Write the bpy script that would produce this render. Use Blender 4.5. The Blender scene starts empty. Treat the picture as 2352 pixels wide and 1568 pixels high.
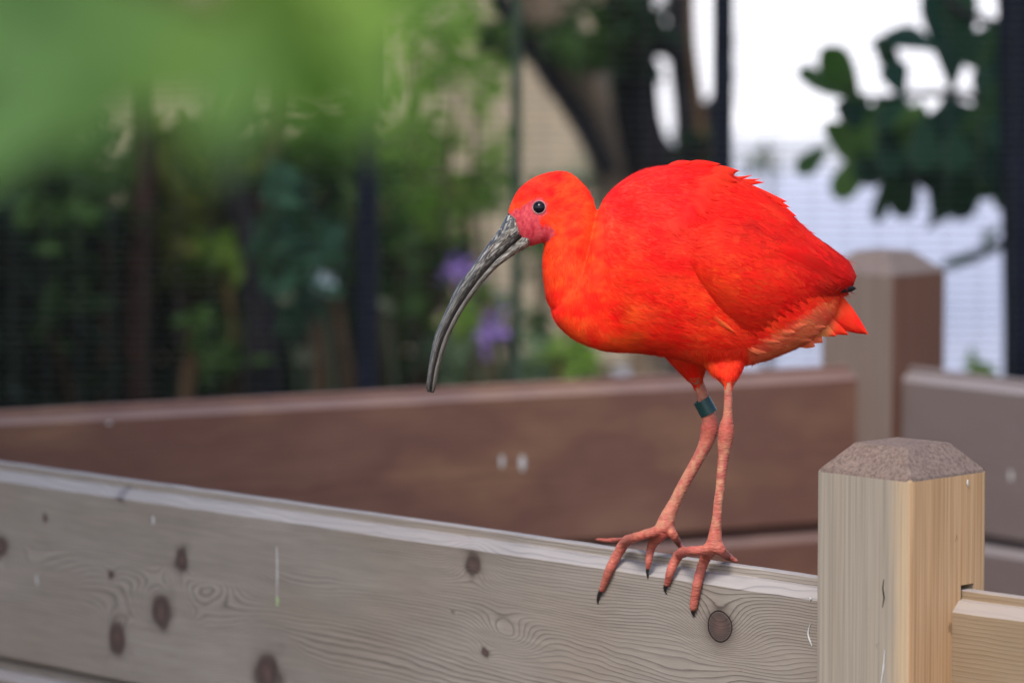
import bpy, bmesh, math, random
import numpy as np
from mathutils import Vector, Matrix
from mathutils.bvhtree import BVHTree

scene = bpy.context.scene
COL = scene.collection
rad = math.radians

# ------------------------------------------------------------------ camera
CAM_Z, PITCH = 1.097, rad(5.23)
FPX = 8820.0                       # focal length in pixels of a 2352-pixel-wide picture
cam_d = bpy.data.cameras.new('camera'); cam = bpy.data.objects.new('camera', cam_d); COL.objects.link(cam)
cam.location = (0, 0, CAM_Z); cam.rotation_euler = (math.pi/2 - PITCH, 0, 0)
cam_d.lens = 135; cam_d.sensor_width = 36; cam_d.clip_start = 0.05; cam_d.clip_end = 2000
cam_d.dof.use_dof = True; cam_d.dof.focus_distance = 3.17; cam_d.dof.aperture_fstop = 4.7
scene.camera = cam

# ------------------------------------------------------------------ sky, sun, exposure
SUN_EL, SUN_AZ = rad(52), rad(-158)     # azimuth measured from +Y clockwise: behind the camera's left shoulder
world = bpy.data.worlds.new('World'); scene.world = world; world.use_nodes = True
wn = world.node_tree.nodes; wl = world.node_tree.links
sky = wn.new('ShaderNodeTexSky'); sky.sky_type = 'NISHITA'; sky.sun_disc = False
sky.sun_elevation = SUN_EL; sky.sun_rotation = SUN_AZ; sky.dust_density = 3.0; sky.air_density = 1.0
bg = wn['Background']; wl.new(sky.outputs[0], bg.inputs[0]); bg.inputs[1].default_value = 0.15
sun_d = bpy.data.lights.new('sun', 'SUN'); sun_d.energy = 1.35; sun_d.angle = rad(14); sun_d.color = (1, .95, .88)
sun = bpy.data.objects.new('sun', sun_d); COL.objects.link(sun)
sdir = Vector((math.sin(SUN_AZ)*math.cos(SUN_EL), math.cos(SUN_AZ)*math.cos(SUN_EL), math.sin(SUN_EL)))
sun.rotation_euler = sdir.to_track_quat('Z', 'Y').to_euler()
scene.view_settings.view_transform = 'Standard'; scene.view_settings.look = 'None'
scene.view_settings.gamma = 1; scene.view_settings.exposure = 0.80; scene.view_settings.use_curve_mapping = False
scene.render.engine = 'CYCLES'
scene.cycles.use_denoising = True
scene.cycles.max_bounces = 8; scene.cycles.transparent_max_bounces = 8

# ------------------------------------------------------------------ geometry helpers
cR = Vector((1, 0, 0)); cF = Vector((0, math.cos(PITCH), -math.sin(PITCH))); cU = Vector((0, math.sin(PITCH), math.cos(PITCH)))
C0 = Vector((0, 0, CAM_Z))
def ray(px, py): return cF + cR*((px-1176)/FPX) + cU*((784-py)/FPX)
def at(px, py, d): return C0 + ray(px, py)*d
def onz(px, py, z):
    r = ray(px, py); return C0 + r*((z-CAM_Z)/r.z)
def onplane(px, py, p, n):
    r = ray(px, py); return C0 + r*((p-C0).dot(n)/r.dot(n))
def proj(P):
    v = P - C0; d = v.dot(cF)
    return 1176 + FPX*v.dot(cR)/d, 784 - FPX*v.dot(cU)/d, d

def _hash(ix, iy, seed):
    n = (ix.astype(np.int64)*374761393 + iy.astype(np.int64)*668265263 + seed*974634777) & 0x7fffffff
    n = ((n ^ (n >> 13))*1274126177) & 0x7fffffff
    return ((n ^ (n >> 16)) & 0xffff)/65535.0
def vnoise(x, y, seed=0):
    x = np.asarray(x, float); y = np.asarray(y, float)
    x0 = np.floor(x); y0 = np.floor(y); fx = x-x0; fy = y-y0
    fx = fx*fx*fx*(fx*(fx*6-15)+10); fy = fy*fy*fy*(fy*(fy*6-15)+10)
    a = _hash(x0, y0, seed); b = _hash(x0+1, y0, seed); c = _hash(x0, y0+1, seed); d = _hash(x0+1, y0+1, seed)
    return (a*(1-fx)+b*fx)*(1-fy) + (c*(1-fx)+d*fx)*fy - .5

class MB:
    def __init__(self): self.v = []; self.f = []; self.a = {}
    def add(self, vs, fs, **attr):
        o = len(self.v); self.v += [tuple(v) for v in vs]; self.f += [tuple(i+o for i in f) for f in fs]
        for k, val in attr.items(): self.a.setdefault(k, []).extend(val if isinstance(val, (list, np.ndarray)) else [val]*len(vs))
    def box(self, c, s, M=None):
        x, y, z = s[0]/2, s[1]/2, s[2]/2
        vs = [Vector((sx*x, sy*y, sz*z)) for sx in (-1, 1) for sy in (-1, 1) for sz in (-1, 1)]
        if M: vs = [M @ v for v in vs]
        self.add([v + Vector(c) for v in vs], [(0,1,3,2),(4,6,7,5),(0,4,5,1),(2,3,7,6),(0,2,6,4),(1,5,7,3)])
    def tube(self, pts, rs, n=10, cap=True, wob=0, seed=0):
        rnd = random.Random(seed); pts = [Vector(p) for p in pts]; rings = []; ref = None
        for i, p in enumerate(pts):
            t = (pts[min(i+1, len(pts)-1)] - pts[max(i-1, 0)]).normalized()
            if ref is None: ref = t.orthogonal().normalized()
            ref = (ref - t*ref.dot(t)).normalized(); b = t.cross(ref)
            rings.append([p + (ref*math.cos(a)+b*math.sin(a))*rs[i]*(1+wob*(rnd.random()-.5)) for a in [2*math.pi*k/n for k in range(n)]])
        vs = [v for r in rings for v in r]; fs = []
        for i in range(len(pts)-1):
            for k in range(n):
                a = i*n+k; b_ = i*n+(k+1) % n; fs.append((a, b_, b_+n, a+n))
        if cap: fs.append(tuple(range(n-1, -1, -1))); fs.append(tuple(range((len(pts)-1)*n, len(pts)*n)))
        self.add(vs, fs)
    def build(self, name, mats, parent=None, smooth=True, origin=None, kind=None):
        o3 = Vector(origin) if origin is not None else Vector((0, 0, 0))
        me = bpy.data.meshes.new(name)
        me.from_pydata([Vector(v)-o3 for v in self.v], [], self.f)
        for k, val in self.a.items():
            at_ = me.attributes.new(k, 'FLOAT', 'POINT'); at_.data.foreach_set('value', np.array(val, dtype=np.float32))
        for m in (mats if isinstance(mats, (list, tuple)) else [mats]): me.materials.append(m)
        if smooth: me.polygons.foreach_set('use_smooth', [True]*len(me.polygons))
        me.update()
        return link(name, me, parent, o3 if parent is None else None, kind, o3)
def link(name, me, parent=None, loc=None, kind=None, o3=None):
    o = bpy.data.objects.new(name, me); COL.objects.link(o)
    if parent is not None:
        o.parent = parent
        w = world_loc(parent)
        o.location = (Vector(o3) if o3 is not None else Vector((0,0,0))) - w
    elif loc is not None: o.location = loc
    if kind: o['kind'] = kind
    return o
def world_loc(o):
    w = Vector((0, 0, 0))
    while o is not None: w = w + Vector(o.location); o = o.parent
    return w
def tag(o, label, cat, group=None):
    o['label'] = label; o['category'] = cat
    if group: o['group'] = group
    return o
def thing(name, loc, label, cat, group=None):
    o = bpy.data.objects.new(name, None); COL.objects.link(o); o.location = loc; o.empty_display_size = .05
    return tag(o, label, cat, group)

def catmull(P, per):
    P = np.asarray(P, float); n = len(P); out = []
    for i in range(n-1):
        p0 = P[max(i-1, 0)]; p1 = P[i]; p2 = P[i+1]; p3 = P[min(i+2, n-1)]
        for k in range(per):
            t = k/per
            out.append(.5*((2*p1)+(-p0+p2)*t+(2*p0-5*p1+4*p2-p3)*t*t+(-p0+3*p1-3*p2+p3)*t**3))
    out.append(P[-1]); return np.array(out)

# ------------------------------------------------------------------ material helpers
def mat(name, rough=.7, spec=.3):
    m = bpy.data.materials.new(name); m.use_nodes = True
    b = m.node_tree.nodes['Principled BSDF']; b.inputs['Roughness'].default_value = rough
    b.inputs['Specular IOR Level'].default_value = spec
    return m, m.node_tree.nodes, m.node_tree.links, b
def N(nodes, t, **kw):
    n = nodes.new(t)
    for k, v in kw.items(): setattr(n, k, v)
    return n
def ramp(nodes, stops, interp='LINEAR'):
    r = nodes.new('ShaderNodeValToRGB'); e = r.color_ramp.elements; r.color_ramp.interpolation = interp
    while len(e) < len(stops): e.new(.5)
    for el, (p, c) in zip(e, stops):
        el.position = p; el.color = (c[0], c[1], c[2], 1) if isinstance(c, (tuple, list)) else (c, c, c, 1)
    return r
def mixc(nodes, links, fac, a, b, blend='MIX'):
    n = nodes.new('ShaderNodeMix'); n.data_type = 'RGBA'; n.blend_type = blend
    for s, v in ((0, fac), (6, a), (7, b)):
        if hasattr(v, 'links') or isinstance(v, bpy.types.NodeSocket): links.new(v, n.inputs[s])
        elif s == 0: n.inputs[s].default_value = v
        else: n.inputs[s].default_value = (*v, 1) if len(v) == 3 else v
    return n.outputs[2]
def math_(nodes, links, op, a, b=0.0, c=None):
    n = nodes.new('ShaderNodeMath'); n.operation = op
    for i, v in enumerate((a, b) if c is None else (a, b, c)):
        if isinstance(v, bpy.types.NodeSocket): links.new(v, n.inputs[i])
        else: n.inputs[i].default_value = v
    return n.outputs[0]
def noise(nodes, links, scale, vec=None, detail=4, rough=.55, dist=0):
    n = nodes.new('ShaderNodeTexNoise'); n.inputs['Scale'].default_value = scale; n.inputs['Detail'].default_value = detail
    n.inputs['Roughness'].default_value = rough; n.inputs['Distortion'].default_value = dist
    if vec is not None: links.new(vec, n.inputs['Vector'])
    return n.outputs['Fac']
def objco(nodes, links, scale=(1, 1, 1)):
    tc = nodes.new('ShaderNodeTexCoord'); mp = nodes.new('ShaderNodeMapping'); mp.inputs['Scale'].default_value = scale
    links.new(tc.outputs['Object'], mp.inputs['Vector']); return mp.outputs['Vector']
def bump(nodes, links, h, bsdf, strength=.3, dist=.001):
    b = nodes.new('ShaderNodeBump'); b.inputs['Strength'].default_value = strength; b.inputs['Distance'].default_value = dist
    links.new(h, b.inputs['Height']); links.new(b.outputs[0], bsdf.inputs['Normal']); return b
def plain(name, col, rough=.6, spec=.3, var=.25, scale=30):
    m, n, l, b = mat(name, rough, spec)
    f = noise(n, l, scale, objco(n, l))
    d = tuple(c*(1-var) for c in col); u = tuple(min(1, c*(1+var)) for c in col)
    r = ramp(n, [(.3, d), (.7, u)]); l.new(f, r.inputs[0]); l.new(r.outputs[0], b.inputs['Base Color'])
    return m

def board_wood(name, light, mid, dark, knotc, patch, line=.55, sky_tint=.38):
    """long-grain timber: 'grain' (ring phase), 'knot' (normalised distance to the nearest knot) come with the mesh"""
    m, n, l, b = mat(name, .75, .2)
    g = N(n, 'ShaderNodeAttribute', attribute_name='grain').outputs['Fac']
    k = N(n, 'ShaderNodeAttribute', attribute_name='knot').outputs['Fac']
    co = objco(n, l, (1, 6, 9)); cof = objco(n, l, (14, 160, 260))
    wob = noise(n, l, 9, co, 3)
    ph = math_(n, l, 'FRACT', math_(n, l, 'ADD', g, math_(n, l, 'MULTIPLY', wob, .8)))
    lr = ramp(n, [(0, .0), (.5, .10), (.70, .35), (.86, 1.0), (.94, .5), (1.0, .0)]); l.new(ph, lr.inputs[0])
    fine = noise(n, l, 1.0, cof, 4, .65)
    big = noise(n, l, 3.2, objco(n, l, (1, 1, 2.2)), 4, .55)
    pr = ramp(n, [(.32, light), (.5, mid), (.68, patch)]); l.new(big, pr.inputs[0])
    base = mixc(n, l, math_(n, l, 'MULTIPLY', fine, .62), pr.outputs[0], dark)
    vis = ramp(n, [(.3, .35), (.62, 1.0)]); l.new(noise(n, l, 5, co, 2), vis.inputs[0])
    lf = math_(n, l, 'MULTIPLY', math_(n, l, 'MULTIPLY', lr.outputs[0], line), vis.outputs[0])
    c1 = mixc(n, l, lf, base, dark)
    halo = ramp(n, [(.0, 1), (.42, .92), (.54, .5), (.72, .16), (1.0, 0)]); l.new(math_(n, l, 'MULTIPLY', k, .5), halo.inputs[0])
    kcen = ramp(n, [(0, 1.9), (.16, 1.3), (.34, .75), (1, .75)]); l.new(math_(n, l, 'MULTIPLY', k, .5), kcen.inputs[0])
    kcol = mixc(n, l, noise(n, l, 120, objco(n, l)), tuple(c*.55 for c in knotc), tuple(c*1.45 for c in knotc))
    c2 = mixc(n, l, math_(n, l, 'MULTIPLY', halo.outputs[0], .90), c1, mixc(n, l, 1.0, kcol, kcen.outputs[0], 'MULTIPLY'))
    kr = N(n, 'ShaderNodeAttribute', attribute_name='kring').outputs['Fac']
    ringr = ramp(n, [(.455, 0), (.48, 1), (.505, 1), (.53, 0)]); l.new(math_(n, l, 'MULTIPLY', k, .5), ringr.inputs[0])
    c3 = mixc(n, l, math_(n, l, 'MULTIPLY', math_(n, l, 'MULTIPLY', ringr.outputs[0], kr), .9), c2, tuple(c*.18 for c in knotc))
    specks = ramp(n, [(.70, 0), (.76, 1)]); l.new(noise(n, l, 55, objco(n, l, (1, 1, 1.4)), 3, .6), specks.inputs[0])
    c4 = mixc(n, l, math_(n, l, 'MULTIPLY', specks.outputs[0], .35), c3, tuple(c*.5 for c in dark))
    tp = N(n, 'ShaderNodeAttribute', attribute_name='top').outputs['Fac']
    c5 = mixc(n, l, math_(n, l, 'MULTIPLY', tp, sky_tint), c4, (.40,.395,.43))  # paler lavender on tops and chamfers paints sky light into the timber colour
    l.new(c5, b.inputs['Base Color'])
    h = math_(n, l, 'SUBTRACT', math_(n, l, 'MULTIPLY', fine, .5), math_(n, l, 'MULTIPLY', lr.outputs[0], -.5))
    h = math_(n, l, 'SUBTRACT', h, math_(n, l, 'MULTIPLY', math_(n, l, 'MULTIPLY', ringr.outputs[0], kr), 1.2))
    bump(n, l, h, b, .45, .0007)
    return m

def sc(k, *cs): return [tuple(x*k for x in c) for c in cs]
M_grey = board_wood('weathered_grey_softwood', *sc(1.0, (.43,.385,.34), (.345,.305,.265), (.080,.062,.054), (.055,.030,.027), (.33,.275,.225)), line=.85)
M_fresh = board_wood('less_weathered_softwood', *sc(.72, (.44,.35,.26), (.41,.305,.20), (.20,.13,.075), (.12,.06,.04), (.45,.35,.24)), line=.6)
M_red = board_wood('reddish_brown_softwood', *sc(1.08, (.235,.125,.085), (.155,.075,.056), (.07,.034,.028), (.05,.025,.02), (.27,.15,.085)), line=.4, sky_tint=.14)
M_backgrey = board_wood('dull_grey_softwood', *sc(.80, (.23,.185,.18), (.185,.145,.14), (.12,.09,.085), (.07,.05,.045), (.215,.165,.155)), line=.35, sky_tint=.25)

def post_wood(name, cols, dark, speck=.5, fresh=None):
    m, n, l, b = mat(name, .75, .2)
    co = objco(n, l, (1, 1, .012)); st = noise(n, l, 430, co, 3, .6); st2 = noise(n, l, 120, objco(n, l, (1, 1, .03)), 4, .6)
    r = ramp(n, [(.3, cols[0]), (.5, cols[1]), (.72, cols[2])]); l.new(st2, r.inputs[0])
    rcol = r.outputs[0]
    if fresh is not None:      # unweathered timber shows along the front arris
        tc = n.new('ShaderNodeTexCoord'); sx = n.new('ShaderNodeSeparateXYZ'); l.new(tc.outputs['Object'], sx.inputs[0])
        xx = math_(n, l, 'ADD', sx.outputs[0], math_(n, l, 'MULTIPLY', math_(n, l, 'SUBTRACT', noise(n, l, 60, objco(n, l, (1, 1, .15)), 3), .5), .014))
        mr = n.new('ShaderNodeMapRange'); mr.inputs[1].default_value = .027; mr.inputs[2].default_value = .041; l.new(xx, mr.inputs[0])
        rcol = mixc(n, l, mr.outputs[0], rcol, fresh)
    sr = ramp(n, [(.40, 0), (.66, 1)]); l.new(st, sr.inputs[0])
    c = mixc(n, l, math_(n, l, 'MULTIPLY', sr.outputs[0], speck), rcol, dark)
    sp = ramp(n, [(.71, 0), (.77, 1)]); l.new(noise(n, l, 95, objco(n, l, (1, 1, .45)), 3, .6), sp.inputs[0])
    c = mixc(n, l, math_(n, l, 'MULTIPLY', sp.outputs[0], .55), c, tuple(x*.5 for x in dark))
    l.new(c, b.inputs['Base Color']); bump(n, l, st, b, .5, .0006); return m
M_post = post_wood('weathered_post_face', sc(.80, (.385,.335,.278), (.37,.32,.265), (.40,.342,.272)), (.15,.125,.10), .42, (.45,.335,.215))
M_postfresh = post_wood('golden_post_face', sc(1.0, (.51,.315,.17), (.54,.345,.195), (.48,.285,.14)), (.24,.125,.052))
def endgrain(name, a, c, dk):
    m, n, l, b = mat(name, .85, .15)
    f = noise(n, l, 300, objco(n, l), 6, .75); f2 = noise(n, l, 45, objco(n, l), 3)
    r = ramp(n, [(.36, dk), (.5, a), (.66, c)]); l.new(f, r.inputs[0])
    col = mixc(n, l, math_(n, l, 'MULTIPLY', f2, .55), r.outputs[0], dk)
    l.new(col, b.inputs['Base Color']); bump(n, l, f, b, .8, .0012); return m
M_end = endgrain('rough_end_grain', (.195,.143,.122), (.265,.205,.175), (.105,.075,.065))
M_backpost = post_wood('dull_post_face', sc(.95, (.185,.142,.120), (.155,.115,.096), (.22,.18,.16)), (.11,.085,.08))
M_backpostred = post_wood('reddish_post_face', sc(.85, (.22,.115,.075), (.17,.08,.055), (.22,.11,.07)), (.06,.03,.022))
M_backend = endgrain('dull_end_grain', (.17,.135,.125), (.26,.21,.20), (.09,.07,.065))
M_drop = plain('dried_white_dropping', (.42,.42,.42), .7, .2, .3)
M_dropgreen = plain('greenish_dropping', (.30,.40,.20), .6, .3, .25)

def foliage(name, stops, trans=.35, rough=.7, spec=.035):
    m = bpy.data.materials.new(name); m.use_nodes = True; n = m.node_tree.nodes; l = m.node_tree.links
    b = n['Principled BSDF']; b.inputs['Roughness'].default_value = rough; b.inputs['Specular IOR Level'].default_value = spec
    a = N(n, 'ShaderNodeAttribute', attribute_name='rnd').outputs['Fac']
    f = math_(n, l, 'ADD', math_(n, l, 'MULTIPLY', a, .8), math_(n, l, 'MULTIPLY', noise(n, l, 40, objco(n, l)), .2))
    r = ramp(n, stops); l.new(f, r.inputs[0]); l.new(r.outputs[0], b.inputs['Base Color'])
    t = n.new('ShaderNodeBsdfTranslucent'); l.new(mixc(n, l, 1.0, r.outputs[0], (1.5, 1.7, .8), 'MULTIPLY'), t.inputs[0])
    ms = n.new('ShaderNodeMixShader'); ms.inputs[0].default_value = trans
    l.new(b.outputs[0], ms.inputs[1]); l.new(t.outputs[0], ms.inputs[2]); l.new(ms.outputs[0], n['Material Output'].inputs[0])
    return m
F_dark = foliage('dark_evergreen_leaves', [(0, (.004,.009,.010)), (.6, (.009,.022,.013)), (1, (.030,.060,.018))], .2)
F_mid = foliage('mid_green_leaves', [(0, (.02,.045,.015)), (.6, (.04,.085,.022)), (1, (.075,.13,.03))], .3)
F_olive = foliage('olive_leaves', [(0, (.035,.05,.012)), (.6, (.075,.095,.02)), (1, (.14,.16,.03))], .3)
F_bright = foliage('bright_green_leaves', [(0, (.12,.20,.045)), (.6, (.20,.31,.07)), (1, (.28,.40,.10))], .5)
F_front = foliage('fresh_green_leaves', [(0, (.085,.165,.065)), (.5, (.11,.20,.05)), (1, (.165,.27,.05))], .38)
F_broad = foliage('deep_green_broad_leaves', [(0, (.006,.026,.026)), (.45, (.014,.045,.028)), (.8, (.045,.10,.025)), (1, (.075,.15,.03))], .42)

F_olive2 = foliage('yellowish_olive_leaves', [(0, (.06,.075,.015)), (.6, (.12,.13,.03)), (1, (.20,.21,.05))], .35)

def bark(name, a, c):
    m, n, l, b = mat(name, .95, .02)
    f = noise(n, l, 30, objco(n, l, (1, 1, .25)), 5, .65)
    r = ramp(n, [(.3, a), (.7, c)]); l.new(f, r.inputs[0]); l.new(r.outputs[0], b.inputs['Base Color']); bump(n, l, f, b, .8, .01)
    return m
B_tan = bark('pale_brown_bark', (.17,.125,.09), (.33,.25,.185))
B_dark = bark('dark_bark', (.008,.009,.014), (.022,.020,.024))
B_red = bark('dark_reddish_bark', (.018,.010,.009), (.045,.024,.02))
B_brown = bark('brown_bark', (.045,.028,.016), (.11,.07,.04))

# ================================================================== SETTING
def sheet(name, pts, m, z):
    b = MB(); b.add([(x, y, z) for x, y in pts], [tuple(range(len(pts)))])
    o = b.build(name, m, smooth=False); o['kind'] = 'structure'; return o
m, n, l, b = mat('leaf_litter_earth', .95, .1)
f = noise(n, l, 6, objco(n, l), 6, .65); r = ramp(n, [(.3, (.035,.027,.018)), (.7, (.11,.085,.055))]); l.new(f, r.inputs[0])
l.new(r.outputs[0], b.inputs['Base Color']); bump(n, l, f, b, .6, .03); M_earth = m
sheet('ground', [(-300, -300), (300, -300), (300, 900), (-300, 900)], M_earth, 0)
m, n, l, b = mat('pale_paving', .8, .2)
f = noise(n, l, 3, objco(n, l), 5, .6); r = ramp(n, [(.3, (.34,.365,.46)), (.7, (.41,.435,.53))]); l.new(f, r.inputs[0])
l.new(r.outputs[0], b.inputs['Base Color']); M_pave = m
sheet('path', [(.30, 8.6), (30, 8.6), (30, 23.9), (.30, 23.9)], M_pave, .004)

# white rendered wall far behind, with a coping and a plinth
m, n, l, b = mat('white_render', .8, .2)
f = noise(n, l, 2, objco(n, l), 5, .6); r = ramp(n, [(.3, (.87,.87,.87)), (.7, (.91,.91,.91))]); l.new(f, r.inputs[0])
l.new(r.outputs[0], b.inputs['Base Color']); M_white = m
M_plinth = plain('grey_plinth', (.5,.52,.56), .8)
ww = thing('white_wall', (6, 24.2, 0), 'tall white rendered wall at the far side of the pale paving', 'wall')
b = MB(); b.box((6, 24.2, 1.95), (12, .24, 3.5)); b.build('wall_face', M_white, ww, False)
b = MB(); b.box((6, 24.2, .1), (12.1, .34, .2)); b.build('plinth', M_plinth, ww, False)
b = MB(); b.box((6, 24.2, 3.76), (12.1, .36, .12)); b.build('coping', M_white, ww, False)

# ================================================================== PLANK FENCES
ZT, BH, BT = .620, .1968, .038
def profile(nf):
    P = [(.013, -BH-.0035), (.019, -BH+.002)]
    zs = np.linspace(-BH+.002, -.0165, nf)[1:]
    P += [(.019, z) for z in zs]
    P += [(.0186, -.0160), (.0110, -.0080), (.0062, -.0074), (.0058, -.0070), (.0054, -.0012), (.0051, -.0006), (.0042, 0)]
    half = P; back = [(-w, z) for w, z in P[::-1] if not (-BH+.01 < z < -.02)]
    return np.array(half + back)
def make_board(p0, p1, zt, material, parent, du, nf, knots=(), bumps=(), seed=0, freq=390, label=None, wav=.5):
    """a tongued and grooved board from p0 to p1 (plan), tongue top at zt; front is the side that faces the camera"""
    p0 = Vector((p0.x, p0.y, zt)); p1 = Vector((p1.x, p1.y, zt)); X = (p1-p0); L = X.length; X.normalize()
    Y = Vector((0, 0, 1)).cross(X); sg = 1 if (C0-p0).dot(Y) > 0 else -1
    pr = profile(nf); us = np.arange(0, L+du, du); nu, npf = len(us), len(pr)
    U, I = np.meshgrid(us, np.arange(npf), indexing='ij'); W = pr[I, 0]; Z = pr[I, 1]
    # ring phase
    vc = -.105
    sl = lambda q: .30*q + .70*np.sign(q)*np.where(np.abs(q) < .05, q*q/(.1), np.abs(q)-.025)
    ph = sl(Z-vc) + (W-.019)*.55
    ph = ph + .018*wav*vnoise(U/.34+seed*7.3, Z/.10, seed) + .0042*wav*vnoise(U/.09, Z/.035+3.3, seed+1) + .0010*vnoise(U/.02, Z/.012, seed+2)
    kd = np.full(U.shape, 4.0); kring = np.zeros(U.shape)
    for ik, (ku, kz, ru, rz, amp) in enumerate(knots):
        du_, dz_ = (U-ku), (Z-kz); dd = np.sqrt((du_/ru)**2+(dz_/rz)**2)
        rag = .12 if amp == 2.0 else .55
        dd = dd*(1 + rag*vnoise(U/(ru*.9)+ik*5, Z/(rz*.9)+ik, 60+ik)) ; near_k = dd < kd
        kring = np.where(near_k, 1.0 if amp == 2.0 else .22, kring); kd = np.minimum(kd, dd)
        ph = ph + amp*rz*np.exp(-((du_/(ru*2.6))**2+(dz_/(rz*1.7))**2))
    for (ku, kz, su, sz, amp, sk) in bumps:
        dz_ = Z-kz-sk*(U-ku)
        ph = ph + amp*np.exp(-(((U-ku)/su)**2+(dz_/sz)**2))
    V = np.empty((nu*npf, 3)); V[:, 0] = U.ravel(); V[:, 1] = (W*sg).ravel(); V[:, 2] = Z.ravel()
    # small irregularities of the arris
    top = Z > -.02
    V[:, 2] += (np.where(top, .0007*vnoise(U/.03, W*90, seed+5) + .0012*vnoise(U/.35, Z*0, seed+6), 0)).ravel()
    fs = []
    for i in range(nu-1):
        o = i*npf
        for j in range(npf):
            k = (j+1) % npf
            fs.append((o+j, o+k, o+npf+k, o+npf+j) if sg < 0 else (o+j, o+npf+j, o+npf+k, o+k))
    fs.append(tuple(range(npf))); fs.append(tuple(range((nu-1)*npf, nu*npf))[::-1])
    me = bpy.data.meshes.new('board'); me.from_pydata(V.tolist(), [], fs)
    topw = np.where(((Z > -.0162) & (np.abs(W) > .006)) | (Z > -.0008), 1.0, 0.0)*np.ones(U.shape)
    for nm, val in (('grain', ph*freq), ('knot', kd), ('kring', kring), ('top', topw)):
        a = me.attributes.new(nm, 'FLOAT', 'POINT'); a.data.foreach_set('value', val.ravel().astype(np.float32))
    me.materials.append(material); me.update()
    bm = bmesh.new(); bm.from_mesh(me); bmesh.ops.recalc_face_normals(bm, faces=bm.faces); bm.to_mesh(me); bm.free()
    o = bpy.data.objects.new('board', me); COL.objects.link(o); o.parent = parent
    o.location = p0 - world_loc(parent); o.rotation_euler = (0, 0, math.atan2(X.y, X.x))
    if label: o['label'] = label
    return o, p0, X, Y*sg

def make_post(parent, ctr, side, yaw, zsh, ztop, inset, mats, cut=None, label=None):
    """square post with a four-sided chamfered cap; mats = (left face side, right face side, end grain)"""
    bm = bmesh.new(); h = side/2; hi = h-inset; vs = []
    for z, q in ((0, h), (zsh, h), (ztop, hi)):
        vs.append([bm.verts.new((x*q, y*q, z)) for x, y in ((-1,-1),(1,-1),(1,1),(-1,1))])
    bm.faces.new(vs[0][::-1]); bm.faces.new(vs[2])
    for a, b_ in ((0, 1), (1, 2)):
        for k in range(4): bm.faces.new((vs[a][k], vs[a][(k+1) % 4], vs[b_][(k+1) % 4], vs[b_][k]))
    ed = [e for e in bm.edges if abs(e.verts[0].co.z-e.verts[1].co.z) > zsh*.9]
    bmesh.ops.bevel(bm, geom=ed, offset=.0035, segments=2, affect='EDGES', profile=.6)
    ed = [e for e in bm.edges if e.verts[0].co.z > zsh-.001 and e.verts[1].co.z > zsh-.001]
    bmesh.ops.bevel(bm, geom=ed, offset=.0012, segments=1, affect='EDGES')
    bm.normal_update()
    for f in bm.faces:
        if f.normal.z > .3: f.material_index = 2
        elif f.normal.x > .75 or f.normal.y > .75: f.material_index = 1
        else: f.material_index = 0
    me = bpy.data.meshes.new('post'); bm.to_mesh(me); bm.free()
    for m_ in mats: me.materials.append(m_)
    o = bpy.data.objects.new('post', me); COL.objects.link(o); o.parent = parent
    o.location = Vector((ctr.x, ctr.y, 0)) - world_loc(parent); o.rotation_euler = (0, 0, yaw)
    if cut is not None:
        bpy.context.view_layer.update()
        md = o.modifiers.new('cut', 'BOOLEAN'); md.operation = 'DIFFERENCE'; md.solver = 'EXACT'; md.object = cut
        dg = bpy.context.evaluated_depsgraph_get()
        new = bpy.data.meshes.new_from_object(o.evaluated_get(dg)); o.modifiers.clear(); o.data = new
        bpy.data.objects.remove(cut)
    if label: o['label'] = label
    return o

# ---- the near fence
A = onz(1868, 1322, ZT); Bp = onz(0, 1058, ZT); dirL = (Bp-A).normalized()
endL = A + dirL*1.75
post_c = None
# post: front arris under (2085,1098)
zsh = .7137
front = onz(2090, 1104, zsh)
YAW = rad(45.5)      # local -Y face looks left-forward, local +X face looks right-forward
SIDE = .0962
# local corner (+h,-h) is the front one
Rz = Matrix.Rotation(-(math.pi/2-YAW)+math.pi/2-rad(0), 3, 'Z')
yawp = -YAW
Rz = Matrix.Rotation(yawp, 3, 'Z')
fc = Rz @ Vector((SIDE/2, -SIDE/2, 0))
ctr = Vector((front.x, front.y, 0)) - fc
near = thing('plank_fence', (ctr.x, ctr.y, 0), 'weathered grey plank fence with a golden sided post that the red bird perches on', 'fence')
# slot for the right hand boards
S0 = onz(2172, 1346, ZT); S1 = onz(2352, 1369, ZT); dirR = (S1-S0).normalized()
bm = bmesh.new()
bmesh.ops.create_cube(bm, size=1)
bmesh.ops.scale(bm, vec=(.08, .0165, .9), verts=bm.verts)
cm = bpy.data.meshes.new('slot'); bm.to_mesh(cm); bm.free()
cut = bpy.data.objects.new('slot', cm); COL.objects.link(cut)
cut.location = S0 + Vector((0, 0, .004-.45)) + dirR*.005; cut.rotation_euler = (0, 0, math.atan2(dirR.y, dirR.x))
make_post(near, ctr, SIDE, yawp, zsh, zsh+.0225, .021, (M_post, M_postfresh, M_end), cut)

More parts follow.
